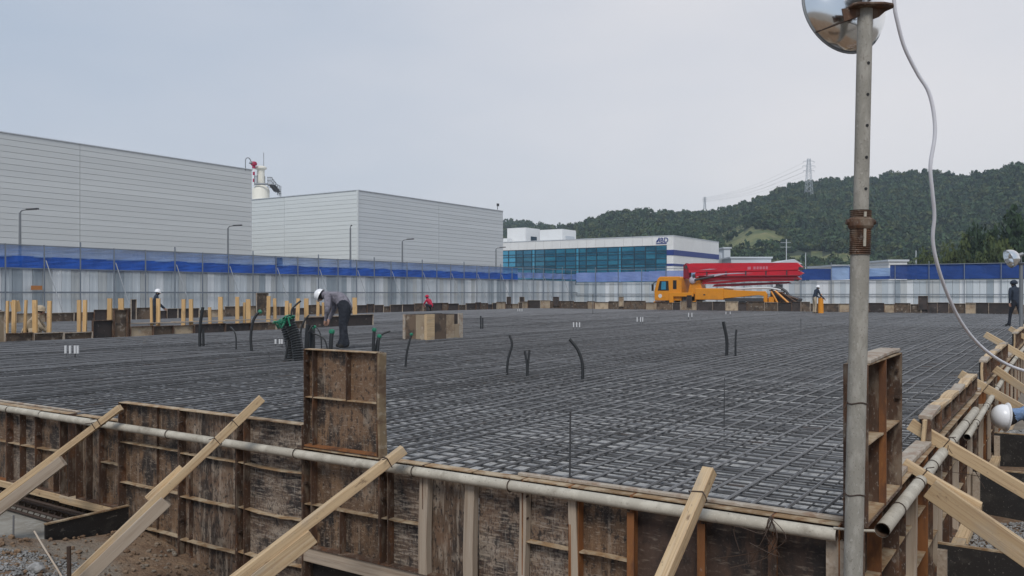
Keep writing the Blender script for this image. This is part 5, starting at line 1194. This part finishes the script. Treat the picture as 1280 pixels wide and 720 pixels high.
MB().tube([(-3.52, 1.05, .5), (-3.52, 1.05, .02)], .09, 8).build('jack_leg', M['steel_grey'], tr); MB().tube([(3.9, 1.25, .55), (3.9, 1.25, .02)], .09, 8).build('jack_leg', M['steel_grey'], tr)
MB().box(2.05, 3.05, -1.1, 1.1, .95, 1.5).build('engine_box', M['steel_dark'], tr)
b = MB(); b.prism([(1.95, .5), (2.3, .5), (2.25, 2.0), (2.0, 2.0)], .9, 1.1); b.build('pedestal_post', yl, tr)
b = MB(); b.prism([(1.6, 1.5), (2.9, 1.5), (2.6, 2.75), (2.0, 2.95)], -.5, .5); b.build('turret', yl, tr, bevel=.04)
MB().lathe([(.001, .06), (.24, .06), (.3, 0), (.3, -.1)], (2.45, .56, 2.6), (0, 1, 0), 18).build('hinge_disc', M['silver'], tr, smooth=True)
# folded boom: four nested box sections + hinge ends, lower folds partly visible
b = MB(); b.prism([(3.1, 3.2), (3.1, 3.6), (2.85, 3.92), (2.4, 3.95), (-5.7, 3.84), (-6.05, 3.5), (-6.0, 3.3), (1.2, 3.22)], .12, .62); b.build('boom_section', M['red'], tr)
b = MB(); b.prism([(2.5, 2.75), (2.2, 3.17), (-5.8, 3.25), (-6.15, 3.05), (-5.9, 2.9), (-1, 2.9), (1.4, 2.9)], .16, .58); b.build('boom_section', M['red'], tr)
b = MB(); b.prism([(3.18, 2.75), (3.18, 3.8), (2.95, 3.98), (2.75, 3.5), (2.7, 2.7)], .1, .66); b.build('boom_hinge', M['red_dark'], tr, bevel=.01)
for x, z in ((2.95, 3.65), (-5.95, 3.4), (-5.6, 2.6), (2.3, 2.95)): MB().tube([(x, .0, z), (x, .69, z)], .13, 10).build('hinge_pin', M['steel_dark'], tr)
b = MB(); b.tube([(2.2, .72, 2.6), (.6, .72, 2.9)], .09, 8); b.build('hydraulic_cylinder', M['steel_dark'], tr); MB().tube([(.6, .72, 2.9), (-.4, .72, 3.08)], .05, 8).build('hydraulic_rod', M['silver'], tr)
b = MB()
for q in range(5): b.box(1.2 - q * 1.55, 1.28 - q * 1.55, .40, .66, 2.82, 3.28)
b.build('boom_trim', M['steel_dark'], tr)
b = MB(); b.prism([(1.7, 2.3), (1.4, 2.8), (-5.6, 2.84), (-5.95, 2.62), (-5.6, 2.5), (-2, 2.48), (.7, 2.3)], .02, .46); b.build('boom_section', M['red'], tr)
b = MB(); b.prism([(2.6, 2.4), (2.4, 3.3), (-5.5, 3.4), (-5.8, 3.0), (0, 2.7)], -.6, -.1); b.build('boom_section', M['red'], tr)
b = MB(); b.prism([(.9, 2.08), (.7, 2.26), (-5.0, 2.44), (-5.2, 2.3), (-1, 2.12)], .05, .36); b.build('boom_underside', M['red_dark'], tr)
b = MB()
for z in (2.88, 2.62): b.tube([(1.9, .66, z + .05), (0, .66, z), (-5.9, .66, z)], .055, 8)
b.build('delivery_pipe', M['red_dark'], tr)
b = MB(); b.prism([(2.2, 2.86), (1.5, 2.98), (.2, 3.10), (-1.2, 3.14), (-2.4, 3.12), (-.5, 3.04), (.9, 2.95), (1.6, 2.88)], .582, .592); b.prism([(1.9, 3.4), (1.0, 3.42), (.4, 3.46), (1.0, 3.48)], .622, .632); b.prism([(1.4, 2.42), (.5, 2.56), (-2.2, 2.66), (.2, 2.5)], .462, .472); b.build('boom_graphic', M['silver'], tr)
for i, (x0, x1) in enumerate(((-2.0, -2.25), (-2.45, -2.62), (-2.7, -2.85), (-2.92, -3.1), (-3.17, -3.32), (-3.4, -3.55))):
    MB().box(x1, x0, .622, .63, 3.38, 3.60).build('boom_lettering', M['lettering'], tr)
b = MB(); b.tube(smooth_path([(-.3, 1.0, 2.0), (-1.5, 1.0, 1.92), (-2.6, 1.0, 1.95), (-3.8, 1.0, 1.95), (-4.6, .9, 1.8)], 6), .07, 8); b.build('white_hose', M['tube_white'], tr, smooth=True)
b = MB(); b.prism([(-4.5, 1.55), (-5.75, 1.15), (-5.5, .55), (-4.7, .5)], -.9, .75); b.build('hopper', M['steel_dark'], tr, bevel=.04)
b = MB()
for q in range(7): b.tube([(-4.5 - q * .2, .78, 1.55 - q * .065), (-4.6 - q * .16, .8, .55)], .03, 6)
b.tube([(-4.4, .82, 1.62), (-5.85, .82, 1.12)], .06, 6); b.tube([(-3.75, .9, 1.8), (-4.7, .9, 1.6), (-5.9, .9, .8)], .05, 6); b.build('hopper_grille', M['rust'], tr)
b = MB(); b.tube([(-3.9, .95, 1.7), (-4.55, .95, .55)], .07, 6); b.tube([(-4.2, .95, 1.75), (-5.5, .95, .55)], .08, 6); b.box(-4.1, -3.7, .3, .95, .7, 1.3); b.build('rear_frame', M['yellow'], tr)
b = MB(); b.tube(smooth_path([(-3.8, .6, 1.85), (-4.3, .6, 2.0), (-4.9, .6, 1.7), (-5.2, .6, 1.2)], 5), .1, 8); b.box(-4.4, -3.7, -.9, .5, .6, 1.7); b.build('pump_pipes', M['steel_dark'], tr)
b = MB(); b.box(-4.3, -4.1, -.7, .5, 1.75, 2.25); b.build('boom_rest', M['steel_dark'], tr)
b = MB(); b.box(-3.4, -.4, -1.1, 1.15, .95, 1.2); b.build('fender', M['steel_dark'], tr)

# ================================================================== AIR
HAZE = True
if HAZE:
    b = MB(); b.box(-300, 1150, -700, 900, -4.0, 110.0); hz = b.build('haze', mk('haze_air', (1, 1, 1)), origin=(0, 0, 0)); tag(hz, 'thin damp air over the site', kind='stuff')
    m = hz.data.materials[0]; t = m.node_tree; t.nodes.clear()
    v_ = t.nodes.new('ShaderNodeVolumePrincipled'); v_.inputs['Color'].default_value = (.74, .88, 1, 1); v_.inputs['Density'].default_value = .00036
    t.links.new(v_.outputs[0], t.nodes.new('ShaderNodeOutputMaterial').inputs['Volume'])
